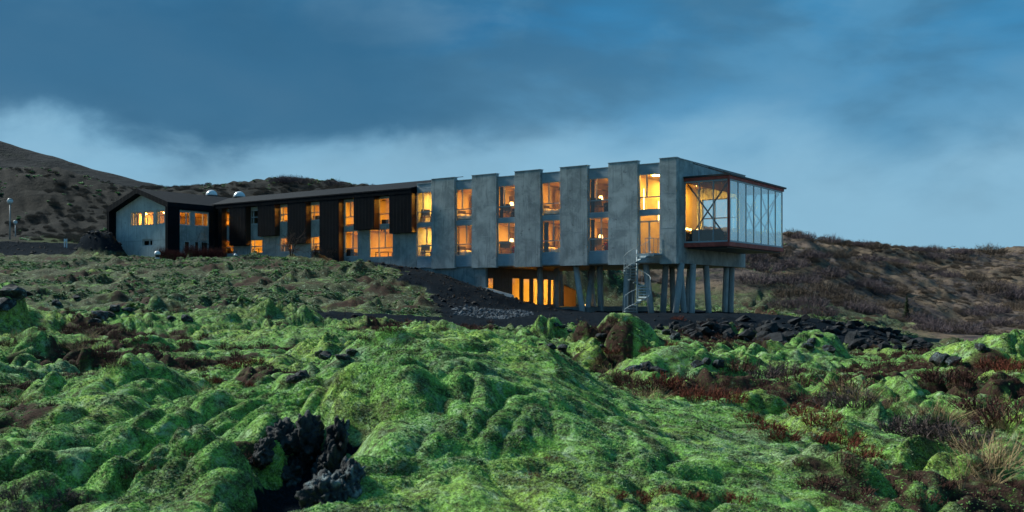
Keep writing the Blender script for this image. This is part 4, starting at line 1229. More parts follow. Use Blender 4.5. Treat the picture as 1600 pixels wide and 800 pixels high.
# ------------------------------------------------------------------ spiral staircase
SZ0, SZ1 = -1.05, 3.02
scx, scy = -2.34, -1.15
stair = empty('spiral_staircase', H2W(scx, scy, SZ0), 0.0)
tag(stair, 'galvanised spiral staircase climbing from the gravel to the balcony door', 'staircase')
NS = 21
rise = (SZ1 - SZ0) / NS
MB().tube([(0, 0, -0.3), (0, 0, SZ1 - SZ0 + 0.25)], 0.06, 12).build('pole', 'galvanised', stair, smooth=True)
A0, DA = R(178), R(25.5)
SR = 0.92
for k in range(NS):
    a0 = A0 + DA * k; a1 = a0 + DA * 1.08; zt = (k + 1) * rise
    for q, (ra, rb) in enumerate(((0.0, 1.0),)):
        pts = [(0.06 * math.cos(a0), 0.06 * math.sin(a0))]
        for j in range(4):
            a = a0 + (a1 - a0) * j / 3
            pts.append((SR * math.cos(a), SR * math.sin(a)))
        pts.append((0.06 * math.cos(a1), 0.06 * math.sin(a1)))
        st = MB().prism_z(pts, zt - 0.045, zt).build('step', 'galvanised', stair)
    e0 = (SR - 0.015) * math.cos(a0), (SR - 0.015) * math.sin(a0)
    MB().box(-0.0, 0.001, 0, 0.001, 0, 0.001)
    am = (a0 + a1) / 2
    bx_, by_ = (SR - 0.03) * math.cos(am), (SR - 0.03) * math.sin(am)
    MB().tube([(bx_, by_, zt), (bx_, by_, zt + 0.95)], 0.011, 5).build('baluster', 'galvanised', stair)
    # riser grating below each tread, the part one sees from below
    MB().add([(0.08 * math.cos(a0), 0.08 * math.sin(a0), zt - 0.046), (SR * math.cos(a0), SR * math.sin(a0), zt - 0.046),
              (SR * math.cos(a0), SR * math.sin(a0), zt - 0.10), (0.08 * math.cos(a0), 0.08 * math.sin(a0), zt - 0.10),
              (0.08 * math.cos(a0 + .02), 0.08 * math.sin(a0 + .02), zt - 0.046), (SR * math.cos(a0 + .02), SR * math.sin(a0 + .02), zt - 0.046),
              (SR * math.cos(a0 + .02), SR * math.sin(a0 + .02), zt - 0.10), (0.08 * math.cos(a0 + .02), 0.08 * math.sin(a0 + .02), zt - 0.10)],
             [(0, 1, 2, 3), (7, 6, 5, 4), (0, 4, 5, 1), (2, 6, 7, 3), (1, 5, 6, 2), (3, 7, 4, 0)]).build('step_lip', 'galvanised', st)
rail = []
for k in range(NS * 4 + 1):
    a = A0 + DA * 0.5 + DA * k / 4
    rail.append(((SR - 0.02) * math.cos(a), (SR - 0.02) * math.sin(a), (k / 4 + 1) * rise + 0.95))
MB().tube(rail, 0.021, 6).build('handrail', 'galvanised', stair, smooth=True)
strg = []
for k in range(NS * 4 + 1):
    a = A0 + DA * k / 4
    strg.append((SR * math.cos(a), SR * math.sin(a), (k / 4 + 0.6) * rise))
MB().tube(strg, 0.025, 5).build('stringer', 'galvanised', stair, smooth=True)
# landing in front of the balcony door
land = HB()
def l2s(x, y, z):      # hotel point -> staircase local
    p = H2W(x, y, z) - Vector(stair.location); return (p.x, p.y, p.z)
def hbox(x0, x1, y0, y1, z0, z1):
    mb = MB().box(x0, x1, y0, y1, z0, z1)
    mb.v = [l2s(*v) for v in mb.v]; return mb
hbox(-2.35, -1.05, -1.25, 0.14, SZ1 - 0.12, SZ1 - 0.02).build('landing', 'galvanised', stair)
hbox(-2.35, -1.05, -1.25, -1.21, SZ1 - 0.22, SZ1 - 0.121).build('landing_beam', 'galvanised', stair)
for x_, y_ in ((-1.07, -1.2), (-1.07, -0.6), (-1.07, 0.0), (-1.7, -1.2)):
    hbox(x_ - 0.015, x_ + 0.015, y_ - 0.015, y_ + 0.015, SZ1 - 0.019, SZ1 + 0.95).build('post', 'galvanised', stair)
hbox(-1.09, -1.05, -1.22, 0.0, SZ1 + 0.951, SZ1 + 0.99).build('rail', 'galvanised', stair)
hbox(-1.72, -1.091, -1.22, -1.18, SZ1 + 0.951, SZ1 + 0.99).build('rail', 'galvanised', stair)
for k in range(3):
    hbox(-1.08, -1.06, -1.22, 0.0, SZ1 + 0.2 + k * 0.22, SZ1 + 0.215 + k * 0.22).build('rail_wire', 'galvanised', stair)


#@@STAGE3@@
# ------------------------------------------------------------------ far mountain
xs = np.linspace(-1500, 60, 300); ys = np.linspace(620, 1500, 120)
MX, MY = np.meshgrid(xs, ys, indexing='ij'); MX = MX.ravel(); MY = MY.ravel()
mpx = 800 + F * MX / 900.0
crest = np.interp(mpx, [-1800, -600, -300, 0, 40, 100, 150, 200, 240, 280, 340, 420], [60, 90, 130, 213, 226, 243, 258, 270, 281, 291, 306, 330])
cz = (HOR - crest) / F * 900.0
prof = np.where(MY < 900, np.clip((MY - 600) / 300, 0, 1), np.clip(1 - (MY - 900) / 700, 0, 1))
MZ = cz * np.sqrt(np.clip(prof, 0, 1)) * (1 + 0.0 * MX) - 4
MZ = MZ + (1 - np.abs(prof * 2 - 1)) * (9 * fbm(MX * 0.012, MY * 0.004, 71, 4) + 3 * fbm(MX * 0.05, MY * 0.02, 72, 4)) + 1.2 * fbm(MX * 0.03, MY * 0.03, 73, 3)
mm = grid_mesh('mountain', MX, MY, MZ, 300, 120, wrap=False)
m, t, o = mat('mountain_slope')
pos = t.new('ShaderNodeNewGeometry').outputs['Position']
a1 = t.noise(t.scaled(pos, (0.02, 0.006, 0.02)), 1.0, 6, 0.6, 0.5)
a2 = t.noise(pos, 0.02, 6, 0.62, 0.6)
a3 = t.noise(pos, 0.15, 5, 0.65)
c = t.mix(t.smooth(a1, 0.38, 0.64), (0.009, 0.0135, 0.017), (0.019, 0.024, 0.028))
c = t.mix(t.smooth(a2, 0.52, 0.70, 0, 0.7), c, (0.020, 0.028, 0.018))
c = t.mix(t.smooth(a3, 0.55, 0.40, 0, 0.45), c, (0.030, 0.032, 0.036))
bsdf(t, o, c, 0.95, 0.05, t.bump(a3, 0.6, 3.0))
mm.materials.append(m)
tag(mesh_obj('mountain', mm), 'distant dark mountain slope', None, None, 'structure')

# ------------------------------------------------------------------ placing things by sight line
def place(px, py, ymin=4.0, ymax=260.0):
    Y = np.concatenate([np.linspace(ymin, min(40, ymax), 500), np.linspace(40, ymax, 900)[1:]]) if ymin < 40 else np.linspace(ymin, ymax, 900)
    X = (px - 800.0) / F * Y
    zr = (HOR - py) / F * Y
    zt = height(X, Y, False)
    hit = np.nonzero(zt >= zr)[0]
    k = hit[0] if len(hit) else len(Y) - 1
    return float(X[k]), float(Y[k]), float(zt[k])

def place_s(px, py, s_, ymin=4.0, ymax=260.0):
    X, Y, Z = place(px, py, ymin, ymax)
    if py > 505:
        s_ = s_ * min(1.15, max(0.25, Y / (1.7 * F / (py - HOR))))
    return X, Y, Z, s_
REG = []
def remember(ob, px, py, phrase): REG.append((ob, px, py, phrase))
def zone(px, py):
    if py > 700: return 'at the near edge beside the lava outcrop' if px < 520 else 'on the near face of the biggest moss hump' if px < 1180 else 'at the near edge by the grass tufts'
    if py > 557: return 'in the field before the pointed moss hump' if px < 520 else 'on the biggest moss hump' if px < 900 else 'in the hollow beside the biggest moss hump' if px < 1180 else 'in the heath below the brown hill'
    if py > 480: return 'on the field below the gabled wing' if px < 480 else 'beside the dark yard' if px < 820 else 'on the humps before the columns' if px < 1200 else 'on the humps before the lava bank'
    return 'on the slope below the black wing'
ORDW = ['first', 'second', 'third', 'fourth', 'fifth', 'sixth', 'seventh', 'eighth', 'ninth', 'tenth', 'eleventh', 'twelfth', 'thirteenth', 'fourteenth', 'fifteenth', 'sixteenth', 'seventeenth', 'eighteenth', 'nineteenth', 'twentieth']
def ordw(i): return ORDW[i] if i < 20 else ('twenty-' if i < 29 else 'thirty-' if 30 <= i < 39 else 'forty-' if 40 <= i < 49 else '') + (ORDW[(i + 1) % 10 - 1] if (i + 1) % 10 else '') if (i + 1) % 10 else {30: 'thirtieth', 40: 'fortieth', 50: 'fiftieth'}.get(i + 1, 'next')
def label_by_place():
    d = {}
    for ob, px, py, ph in REG:
        z_ = ph[1] if isinstance(ph, tuple) else zone(px, py)
        p_ = ph[0] if isinstance(ph, tuple) else ph
        d.setdefault((p_, z_), []).append((px, py, ob))
    for (p_, z_), L in d.items():
        L.sort(key=lambda q: (q[0], q[1]))
        for i, (_, _, ob) in enumerate(L):
            ob['label'] = '%s %s' % (p_, z_) if len(L) == 1 else '%s %s, %s from the left' % (p_, z_, ordw(i))

def tri_mesh(name, V, Fc, m, smooth=False, tip=None):
    me = bpy.data.meshes.new(name)
    V = np.asarray(V, np.float32); Fc = np.asarray(Fc, np.int32)
    me.vertices.add(len(V)); me.vertices.foreach_set('co', V.ravel())
    k = Fc.shape[1]
    me.loops.add(Fc.size); me.loops.foreach_set('vertex_index', Fc.ravel())
    me.polygons.add(len(Fc)); me.polygons.foreach_set('loop_start', (np.arange(len(Fc)) * k).astype(np.int32))
    me.polygons.foreach_set('use_smooth', np.full(len(Fc), smooth))
    if tip is not None:
        a = me.attributes.new('tip', 'FLOAT', 'POINT'); a.data.foreach_set('value', np.asarray(tip, np.float32))
    me.update(calc_edges=True)
    me.materials.append(M[m] if isinstance(m, str) else m)
    return me

def blades(n, spread, h0, h1, wid, lean, seed, base_r=None, curve=0.25, side=0, dome=0.0):
    """n tapered upright slivers, each two crossed quads high; returns verts, quads, tip weights"""
    g = np.random.default_rng(seed)
    V = []; Q = []; T = []
    def sliver(p, d, L, w_, bend):
        d = d / np.linalg.norm(d)
        s = np.cross(d, g.normal(size=3)); s /= np.linalg.norm(s)
        b = np.cross(s, d) * bend
        k = len(V)
        for f, ww in ((0, 1.0), (0.55, 0.75), (1.0, 0.18)):
            c_ = p + d * L * f + b * f * f * L
            V.append(c_ - s * w_ * ww / 2); V.append(c_ + s * w_ * ww / 2); T.extend((f, f))
        Q.append((k, k + 1, k + 3, k + 2)); Q.append((k + 2, k + 3, k + 5, k + 4))
    for _ in range(n):
        r_ = spread * math.sqrt(g.random()); a = g.uniform(0, 2 * np.pi)
        p = np.array((r_ * math.cos(a), r_ * math.sin(a), -0.03))
        out = np.array((math.cos(a), math.sin(a), 0)) * lean * (r_ / spread) + g.normal(size=3) * lean * 0.45
        d = np.array((0, 0, 1.0)) + out; d[2] = abs(d[2])
        L = g.uniform(h0, h1) * (1 - dome * (r_ / spread) ** 2)
        sliver(p, d, L, wid * g.uniform(0.7, 1.3), g.normal() * curve)
        for s_ in range(side):
            f = g.uniform(0.3, 0.9)
            dd = d / np.linalg.norm(d)
            q = p + dd * L * f
            sliver(q, dd + g.normal(size=3) * 0.75, L * g.uniform(0.2, 0.42), wid * 0.7, g.normal() * curve)
    return np.array(V), np.array(Q), np.array(T)

# ------------------------------------------------------------------ instanced ground cover (uncountable)
def scatter(name, pts, scl, rotz, source_mesh, label, tilt=None):
    src = bpy.data.objects.new(name + '_tuft', source_mesh)
    me = bpy.data.meshes.new(name)
    me.vertices.add(len(pts)); me.vertices.foreach_set('co', np.asarray(pts, np.float32).ravel())
    for nm, arr, ty in (('scl', scl, 'FLOAT'),):
        a = me.attributes.new(nm, ty, 'POINT'); a.data.foreach_set('value', np.asarray(arr, np.float32))
    a = me.attributes.new('rot', 'FLOAT_VECTOR', 'POINT')
    rv = np.zeros((len(pts), 3), np.float32); rv[:, 2] = rotz
    if tilt is not None: rv[:, :2] = tilt
    a.data.foreach_set('vector', rv.ravel())
    me.update()
    ob = mesh_obj(name, me)
    ng = bpy.data.node_groups.new(name, 'GeometryNodeTree')
    ng.interface.new_socket('Geometry', in_out='INPUT', socket_type='NodeSocketGeometry')
    ng.interface.new_socket('Geometry', in_out='OUTPUT', socket_type='NodeSocketGeometry')
    gi = ng.nodes.new('NodeGroupInput'); go = ng.nodes.new('NodeGroupOutput')
    iop = ng.nodes.new('GeometryNodeInstanceOnPoints')
    oi = ng.nodes.new('GeometryNodeObjectInfo'); oi.inputs['Object'].default_value = src; oi.inputs['As Instance'].default_value = True
    na = ng.nodes.new('GeometryNodeInputNamedAttribute'); na.data_type = 'FLOAT'; na.inputs[0].default_value = 'scl'
    nr_ = ng.nodes.new('GeometryNodeInputNamedAttribute'); nr_.data_type = 'FLOAT_VECTOR'; nr_.inputs[0].default_value = 'rot'
    er = ng.nodes.new('FunctionNodeEulerToRotation')
    L = ng.links.new
    L(gi.outputs[0], iop.inputs['Points']); L(oi.outputs['Geometry'], iop.inputs['Instance'])
    L(na.outputs[0], iop.inputs['Scale']); L(nr_.outputs[0], er.inputs[0]); L(er.outputs[0], iop.inputs['Rotation'])
    L(iop.outputs[0], go.inputs[0])
    md = ob.modifiers.new('scatter', 'NODES'); md.node_group = ng
    tag(ob, label, None, None, 'stuff')
    return ob

def sample_field(n, r0, r1, amax=R(33), power=1.0):
    u = RNG.random(n)
    r = np.sqrt(r0 ** 2 + u * (r1 ** 2 - r0 ** 2))
    a = RNG.uniform(-amax, amax, n)
    return r * np.sin(a), r * np.cos(a)

# moss tufts share the moss colour of the ground, pale hair tips
m, t, o = mat('moss_tuft')
pos = t.new('ShaderNodeNewGeometry').outputs['Position']
tipn = t.new('ShaderNodeAttribute'); tipn.attribute_name = 'tip'
rnd = t.new('ShaderNodeObjectInfo').outputs['Random']
q0 = t.noise(pos, 0.35, 4, 0.6, 0.5); q1 = t.noise(pos, 1.6, 5, 0.62, 0.4); q2 = t.noise(pos, 9.0, 4, 0.65, 0.2)
c = t.mix(t.smooth(q1, 0.34, 0.68), MOSS_A, MOSS_B)
c = t.mix(t.smooth(q0, 0.45, 0.66, 0.0, 0.55), c, MOSS_Y)
c = t.mix(t.smooth(q2, 0.50, 0.34, 0.0, 0.55), c, MOSS_D)
q7 = t.noise(t.scaled(pos, (1, 1, 1), (13.1, 5.7, 2.2)), 2.6, 6, 0.70, 0.9)
c = t.mix(t.smooth(q7, 0.53, 0.42, 0.0, 0.85), c, (0.036, 0.036, 0.016))
q4 = t.noise(pos, 3.6, 5, 0.66, 0.5)
c = t.mix(t.smooth(q4, 0.50, 0.33, 0.0, 0.75), c, (0.055, 0.050, 0.026))
qf = t.new('ShaderNodeVectorMath', operation='LENGTH'); t.put(qf.inputs[0], pos)
qn = t.noise(pos, 0.85, 6, 0.68, 0.6)
c = t.mix(t.math('MULTIPLY', t.smooth(qf.outputs['Value'], 30.0, 55.0), t.smooth(qn, 0.62, 0.44, 0.15, 0.90)), c, (0.050, 0.075, 0.028))
c = t.mix(t.smooth(rnd, 0.0, 1.0, 0.0, 0.30), c, MOSS_D)
c = t.mix(t.math('MULTIPLY', t.smooth(tipn.outputs['Fac'], 0.35, 1.0), t.smooth(q2, 0.42, 0.62, 0.15, 0.75)), c, MOSS_T)
bsdf(t, o, c, 0.95, 0.05)
M['moss_tuft'] = m
def cushion(n, seed):
    """a handful of small rounded moss heads, tips uneven"""
    g = np.random.default_rng(seed); V = []; T3 = []; tp = []
    for _ in range(n):
        a = g.uniform(0, 6.28); r_ = 0.75 * math.sqrt(g.random()); cx, cy = r_ * math.cos(a), r_ * math.sin(a)
        rad_ = g.uniform(0.22, 0.42); hh = g.uniform(0.35, 0.75) * (1 - 0.35 * r_)
        lx, ly = g.normal(0, 0.10, 2); k = len(V); ph = g.uniform(0, 1)
        for lev, (fr, fz) in enumerate(((1.0, -0.35), (0.80, 0.45), (0.40, 0.86))):
            for j in range(6):
                an = (j + ph + 0.5 * lev) * math.pi / 3
                q = fr * rad_ * g.uniform(0.75, 1.25)
                V.append((cx + q * math.cos(an) + lx * fz, cy + q * math.sin(an) + ly * fz, hh * fz + g.normal(0, 0.03))); tp.append(max(0, fz))
        V.append((cx + lx, cy + ly, hh)); tp.append(1.0)
        for lev in range(2):
            for j in range(6):
                A, B = k + lev * 6 + j, k + lev * 6 + (j + 1) % 6
                C, D = A + 6, B + 6
                T3 += [(A, B, C), (B, D, C)]
        for j in range(6): T3.append((k + 12 + j, k + 12 + (j + 1) % 6, k + 18))
    return np.array(V), np.array(T3), np.array(tp)
bv, bq, bt = cushion(7, 5)
tuft_me = tri_mesh('moss_tuft', bv, bq, 'moss_tuft', smooth=True, tip=bt)
MP, MS = [], []
for n, r0, r1, s0, s1 in ((170000, 4.2, 10.0, 0.004, 0.012), (130000, 10.0, 20, 0.006, 0.019), (80000, 20, 42, 0.012, 0.040), (110000, 42, 92, 0.04, 0.15)):
    x, y = sample_field(n, r0, r1)
    ga, hi, bk, _, _, _ = masks(x, y)
    keep = (RNG.random(n) > np.clip(ga * 2 + heather_field(x, y) * 0.8, 0, 1)) & ((pn(x * 1.3, y * 1.3, 81) + pn(x * 5, y * 5, 82) * 0.6 if r0 < 40 else fbm(x * 0.16, y * 0.16, 83, 3) + 0.45 * pn(x * 0.8, y * 0.8, 84)) > (-0.30 if r0 < 40 else 0.0)) & (hi < 0.3)
    x, y = x[keep], y[keep]
    z = height(x, y)
    MP.append(np.stack([x, y, z], 1)); MS.append(RNG.uniform(s0, s1, len(x)))
MP = np.concatenate(MP); MS = np.concatenate(MS)
scatter('moss', MP, MS, RNG.uniform(0, 6.28, len(MS)), tuft_me, 'woolly moss fuzz over the lava humps', RNG.normal(0, 0.3, (len(MS), 2)))

# heather: sprigs everywhere in the hollows as a mass, the large clumps as plants of their own
hv, hq, ht = blades(26, 0.42, 0.35, 0.9, 0.055, 0.55, 11, side=3, dome=0.4)
sprig_me = {k: tri_mesh('heather_sprig', hv, hq, k) for k in ('heather',)}
x, y = sample_field(26000, 4.5, 46)
ga, hi, bk, _, _, _ = masks(x, y)
hf = heather_field(x, y)
keep = (RNG.random(len(x)) < hf * 0.65) & (ga < 0.3) & (hi < 0.3)
x, y = x[keep], y[keep]; z = height(x, y)
rr = np.hypot(x, y)
scatter('heather', np.stack([x, y, z], 1), RNG.uniform(0.11, 0.25, len(x)) * (0.75 + 0.5 * sstep(rr, 10, 30)), RNG.uniform(0, 6.28, len(x)), sprig_me['heather'], 'brown heather sprigs filling the hollows between moss humps')
clump = {}
for k, key in enumerate(('heather', 'heather_red', 'heather_grey')):
    v_, q_, t_ = blades(95, 0.46, 0.30, 0.62, 0.022, 0.6, 21 + k, side=5, dome=0.55)
    clump[key] = tri_mesh('heather_clump', v_, q_, key)
HC = [(1200, 672, 'heather_red', 0.62), (1170, 660, 'heather_red', 0.5), (1225, 690, 'heather_red', 0.55), (1260, 650, 'heather_red', 0.6), (1290, 662, 'heather_red', 0.7), (1320, 690, 'heather_red', 0.65), (1345, 715, 'heather_red', 0.6), (1275, 690, 'heather_red', 0.5),
      (1110, 625, 'heather_red', 0.8), (1080, 622, 'heather_red', 0.8), (1140, 628, 'heather_red', 0.7), (1040, 602, 'heather_red', 0.9), (1010, 605, 'heather', 0.8), (980, 600, 'heather', 0.8), (1000, 620, 'heather', 0.6),
      (1250, 600, 'heather', 1.0), (1330, 608, 'heather', 1.0), (1470, 600, 'heather', 1.0), (1510, 595, 'heather', 0.9),
      (1310, 632, 'heather_grey', 0.9), (1340, 635, 'heather_grey', 0.9), (1410, 675, 'heather_grey', 0.7), (1440, 680, 'heather_grey', 0.8), (1470, 685, 'heather_grey', 0.8), (1500, 690, 'heather_grey', 0.8), (1530, 700, 'heather_grey', 0.7), (1555, 660, 'heather', 0.8), (1580, 655, 'heather', 0.9), (1530, 640, 'heather', 0.9), (1560, 575, 'heather_red', 1.0), (1580, 580, 'heather_red', 1.0),
      (380, 570, 'heather_red', 0.75), (360, 575, 'heather_red', 0.7), (400, 567, 'heather_red', 0.6), (355, 545, 'heather', 0.9), (330, 600, 'heather_red', 0.5), (380, 602, 'heather_red', 0.5), (60, 515, 'heather', 0.9), (100, 512, 'heather', 0.8), (180, 530, 'heather', 0.9), (220, 535, 'heather', 0.9), (20, 540, 'heather', 0.9), (160, 560, 'heather', 0.8), (180, 572, 'heather', 0.8), (250, 545, 'heather', 0.8), (290, 540, 'heather', 0.8),
      (600, 517, 'heather', 1.0), (620, 520, 'heather', 0.9), (570, 530, 'heather', 0.8), (690, 516, 'heather', 0.8),
      (30, 770, 'heather_grey', 0.34), (60, 760, 'heather_grey', 0.34), (95, 775, 'heather_grey', 0.32), (20, 795, 'heather_grey', 0.3), (70, 795, 'heather_grey', 0.3), (120, 790, 'heather_grey', 0.3), (230, 740, 'heather', 0.25), (200, 765, 'heather', 0.25),
      (860, 720, 'heather_red', 0.25), (830, 745, 'heather_red', 0.25), (1000, 780, 'heather_red', 0.3), (1040, 770, 'heather_red', 0.3), (1080, 775, 'heather_red', 0.28), (1130, 785, 'heather_red', 0.28), (960, 775, 'heather_red', 0.26), (1300, 790, 'heather', 0.3), (1340, 780, 'heather', 0.3), (1260, 760, 'heather', 0.28), (1440, 780, 'heather', 0.34), (1470, 760, 'heather', 0.3), (1160, 790, 'heather_red', 0.3),
      (1060, 500, 'heather_red', 0.8), (960, 560, 'heather_red', 0.7), (1010, 548, 'heather_red', 0.7), (1050, 540, 'heather_red', 0.6), (960, 590, 'heather', 0.7), (1150, 580, 'heather', 0.9), (1190, 590, 'heather_grey', 1.0), (1230, 585, 'heather_grey', 0.9)]
HL = {'heather': 'dark brown heather clump with upright twigs among the moss', 'heather_red': 'rusty red heather clump standing out against the green moss', 'heather_grey': 'grey brown heather clump with thin bare twigs'}
for px, py, key, s_ in HC:
    X, Y, Z, s_ = place_s(px, py, s_ * 0.78)
    k_ = clump[key]
    ob = mesh_obj('heather_clump', k_)
    ob.location = (X, Y, Z - 0.03); ob.rotation_euler = (0, 0, random.uniform(0, 6.28))
    ob.scale = (s_ * random.uniform(0.9, 1.3), s_ * random.uniform(0.9, 1.2), s_ * random.uniform(0.75, 1.0))
    remember(ob, px, py, {'heather': 'brown heather clump', 'heather_red': 'rusty heather clump', 'heather_grey': 'grey twiggy heather'}[key])
    tag(ob, HL[key], 'heather', {'heather': 'brown heather clumps', 'heather_red': 'rusty heather clumps', 'heather_grey': 'grey heather clumps'}[key])
# dry grass
gv, gq, gt = blades(70, 0.22, 0.35, 0.85, 0.010, 0.5, 31, curve=0.45)
grass_me = tri_mesh('grass_tuft', gv, gq, 'straw')
gv2, gq2, gt2 = blades(16, 0.08, 0.7, 1.3, 0.008, 0.5, 33, curve=0.35)
stalk_me = tri_mesh('grass_stalks', gv2, gq2, 'straw')
GT = [(1540, 722, 0.75), (1555, 728, 0.7), (1575, 720, 0.65), (1530, 735, 0.5), (1545, 755, 0.4), (1510, 745, 0.35), (1450, 655, 0.5), (1470, 665, 0.6), (1480, 672, 0.6), (1430, 650, 0.4), (1400, 645, 0.5), (1580, 668, 0.6), (1560, 665, 0.6), (1330, 622, 0.7), (1350, 628, 0.7), (1310, 618, 0.7), (1500, 602, 0.7),
      (960, 585, 0.6), (985, 592, 0.6), (1000, 625, 0.5), (1025, 622, 0.5), (930, 575, 0.5), (20, 630, 0.45), (40, 628, 0.45), (55, 622, 0.4), (45, 668, 0.25), (25, 528, 0.9), (40, 530, 0.9), (100, 545, 0.8), (120, 550, 0.8), (140, 525, 0.9), (320, 612, 0.4), (445, 600, 0.4), (130, 535, 0.8)]
for i, (px, py, s_) in enumerate(GT):
    X, Y, Z, s_ = place_s(px, py, s_)
    remember_px = (px, py)
    ob = mesh_obj('grass_tuft', grass_me); remember(ob, px, py, 'dry straw grass tuft')
    ob.location = (X, Y, Z - 0.02); ob.rotation_euler = (0, 0, random.uniform(0, 6.28)); ob.scale = (s_ * 1.2, s_ * 1.2, s_ * 0.62)
    tag(ob, 'straw coloured dry grass tuft between moss and heather', 'grass', 'dry grass tufts')
for px, py, s_, lb in ((1552, 725, 0.62, 'tall pale grass stalks rising from the tuft at the lower edge of the heather'), (1500, 770, 0.5, 'few long bent straw stalks in front of the big grass tuft')):
    X, Y, Z = place(px, py)
    ob = mesh_obj('grass_stalks', stalk_me); ob.location = (X, Y, Z - 0.02); ob.scale = (s_, s_, s_); ob.rotation_euler = (0, 0, 1.0 + px)
    tag(ob, lb, 'grass')

# ------------------------------------------------------------------ rocks
from mathutils import noise as mnoise
def rock_mesh(name, seed, m, npts=16, sub=1, rough=0.06, sq=(1, 1, 0.75)):
    g = np.random.default_rng(seed)
    bm = bmesh.new()
    for _ in range(npts):
        p = g.normal(size=3); p /= np.linalg.norm(p); p *= g.uniform(0.75, 1.0)
        bm.verts.new((p[0] * sq[0], p[1] * sq[1], p[2] * sq[2]))
    ret = bmesh.ops.convex_hull(bm, input=bm.verts)
    bmesh.ops.delete(bm, geom=[v for v in bm.verts if not v.link_faces], context='VERTS')
    if sub: bmesh.ops.subdivide_edges(bm, edges=bm.edges[:], cuts=sub, use_grid_fill=True)
    for v in bm.verts:
        v.co += Vector(mnoise.noise_vector(v.co * 2.2 + Vector((seed, 0, 0)))) * rough
    bmesh.ops.triangulate(bm, faces=bm.faces[:])
    me = bpy.data.meshes.new(name); bm.to_mesh(me); bm.free()
    me.materials.append(M[m])
    return me
RM = [rock_mesh('lava_rock', 100 + k, 'lava', 14 + k % 4, 1, 0.10) for k in range(7)]
RL = [rock_mesh('lichen_rock', 140 + k, 'lava_lichen', 18, 2, 0.14) for k in range(4)]
# tumbled blocks on the bank right of the columns
g = np.random.default_rng(77)
bankrocks = []
for _ in range(150):
    px = g.uniform(1030, 1450)
    top = np.interp(px, [1030, 1100, 1200, 1300, 1400, 1450], [508, 502, 496, 500, 522, 542])
    bot = np.interp(px, [1030, 1100, 1200, 1300, 1400, 1450], [522, 530, 540, 546, 549, 551])
    py = g.uniform(top, bot)
    bankrocks.append((px, py, g.uniform(0.12, 0.38) * (1.3 if g.random() < 0.15 else 1)))
for px, py, s_ in ((1075, 517, 0.7), (1100, 522, 0.8), (1120, 516, 0.6), (1085, 530, 0.5), (1145, 528, 0.7), (1165, 531, 0.7), (1200, 520, 0.9), (1215, 515, 0.8), (1210, 535, 0.7), (1190, 532, 0.7), (1235, 530, 0.7), (1240, 505, 0.6), (1255, 500, 0.6), (1340, 510, 0.8), (1322, 500, 0.55), (1365, 516, 0.6), (1385, 520, 0.8), (1400, 522, 0.6), (1420, 534, 0.6), (1435, 538, 0.7), (1300, 520, 0.6), (1330, 530, 0.6)):
    bankrocks.append((px, py, s_))
for bi, (px, py, s_) in enumerate(bankrocks):
    X, Y, Z = place(px, py, 36, 75)
    if bi >= 150: s_ *= 0.78
    ob = mesh_obj('lava_rock', RM[int(g.integers(0, 7))])
    ob.location = (X, Y, Z + s_ * 0.12); ob.rotation_euler = (g.uniform(-0.5, 0.5), g.uniform(-0.5, 0.5), g.uniform(0, 6.28))
    ob.scale = (s_ * g.uniform(0.8, 1.4), s_ * g.uniform(0.7, 1.1), s_ * g.uniform(0.6, 0.95))
    if bi >= 150: remember(ob, px, py, ('large lava block', 'on the gravel bank below the columns'))
    tag(ob, 'small angular black lava block among others on the gravel bank', 'rock', 'lava blocks on the gravel bank')
# rocks among the moss, most with lichen
SR_ = [(155, 498, 0.55), (165, 492, 0.45), (148, 505, 0.4), (180, 484, 0.45), (90, 477, 0.5), (120, 468, 0.4), (20, 465, 0.7), (40, 462, 0.55), (8, 480, 0.6), (290, 500, 0.4), (268, 500, 0.35), (200, 486, 0.35), (550, 552, 0.35), (535, 562, 0.35), (510, 562, 0.40), (498, 556, 0.30), (470, 592, 0.32), (460, 600, 0.30), (395, 555, 0.30), (415, 553, 0.3), (345, 505, 0.3), (235, 608, 0.30), (250, 606, 0.25), (275, 640, 0.16),
       (868, 512, 0.42), (880, 515, 0.42), (890, 520, 0.3), (940, 535, 0.35), (942, 545, 0.28), (990, 582, 0.36), (1010, 580, 0.3), (1030, 582, 0.33), (1105, 568, 0.30), (1090, 572, 0.28), (1122, 575, 0.3), (860, 545, 0.35), (880, 548, 0.35), (845, 540, 0.25), (1055, 528, 0.5), (1045, 522, 0.5), (1270, 535, 0.38), (1262, 545, 0.4), (1295, 548, 0.38), (1280, 527, 0.28), (1472, 568, 0.5), (1490, 566, 0.4), (1535, 550, 0.35), (1285, 640, 0.25), (1350, 718, 0.2), (1365, 705, 0.2), (690, 470, 0.5), (800, 505, 0.35), (470, 430, 0.6)]
for i, (px, py, s_) in enumerate([(a_, b_, c_ * 0.72) for a_, b_, c_ in SR_ if (a_, b_) not in ((470, 430), (690, 470), (235, 608), (250, 606), (275, 640), (345, 505), (415, 553), (395, 555), (1350, 718), (1365, 705), (800, 505), (1285, 640))]):
    X, Y, Z, s_ = place_s(px, py, s_)
    ob = mesh_obj('lichen_rock', RL[i % 4]); remember(ob, px, py, 'lichen dotted rock')
    ob.location = (X, Y, Z + s_ * 0.10); ob.rotation_euler = (g.uniform(-0.4, 0.4), g.uniform(-0.4, 0.4), g.uniform(0, 6.28))
    ob.scale = (s_ * g.uniform(0.9, 1.3), s_ * g.uniform(0.8, 1.1), s_ * g.uniform(0.7, 1.0))
    tag(ob, 'dark lava rock with pale lichen poking out of the moss', 'rock', 'lichen covered rocks in the moss')
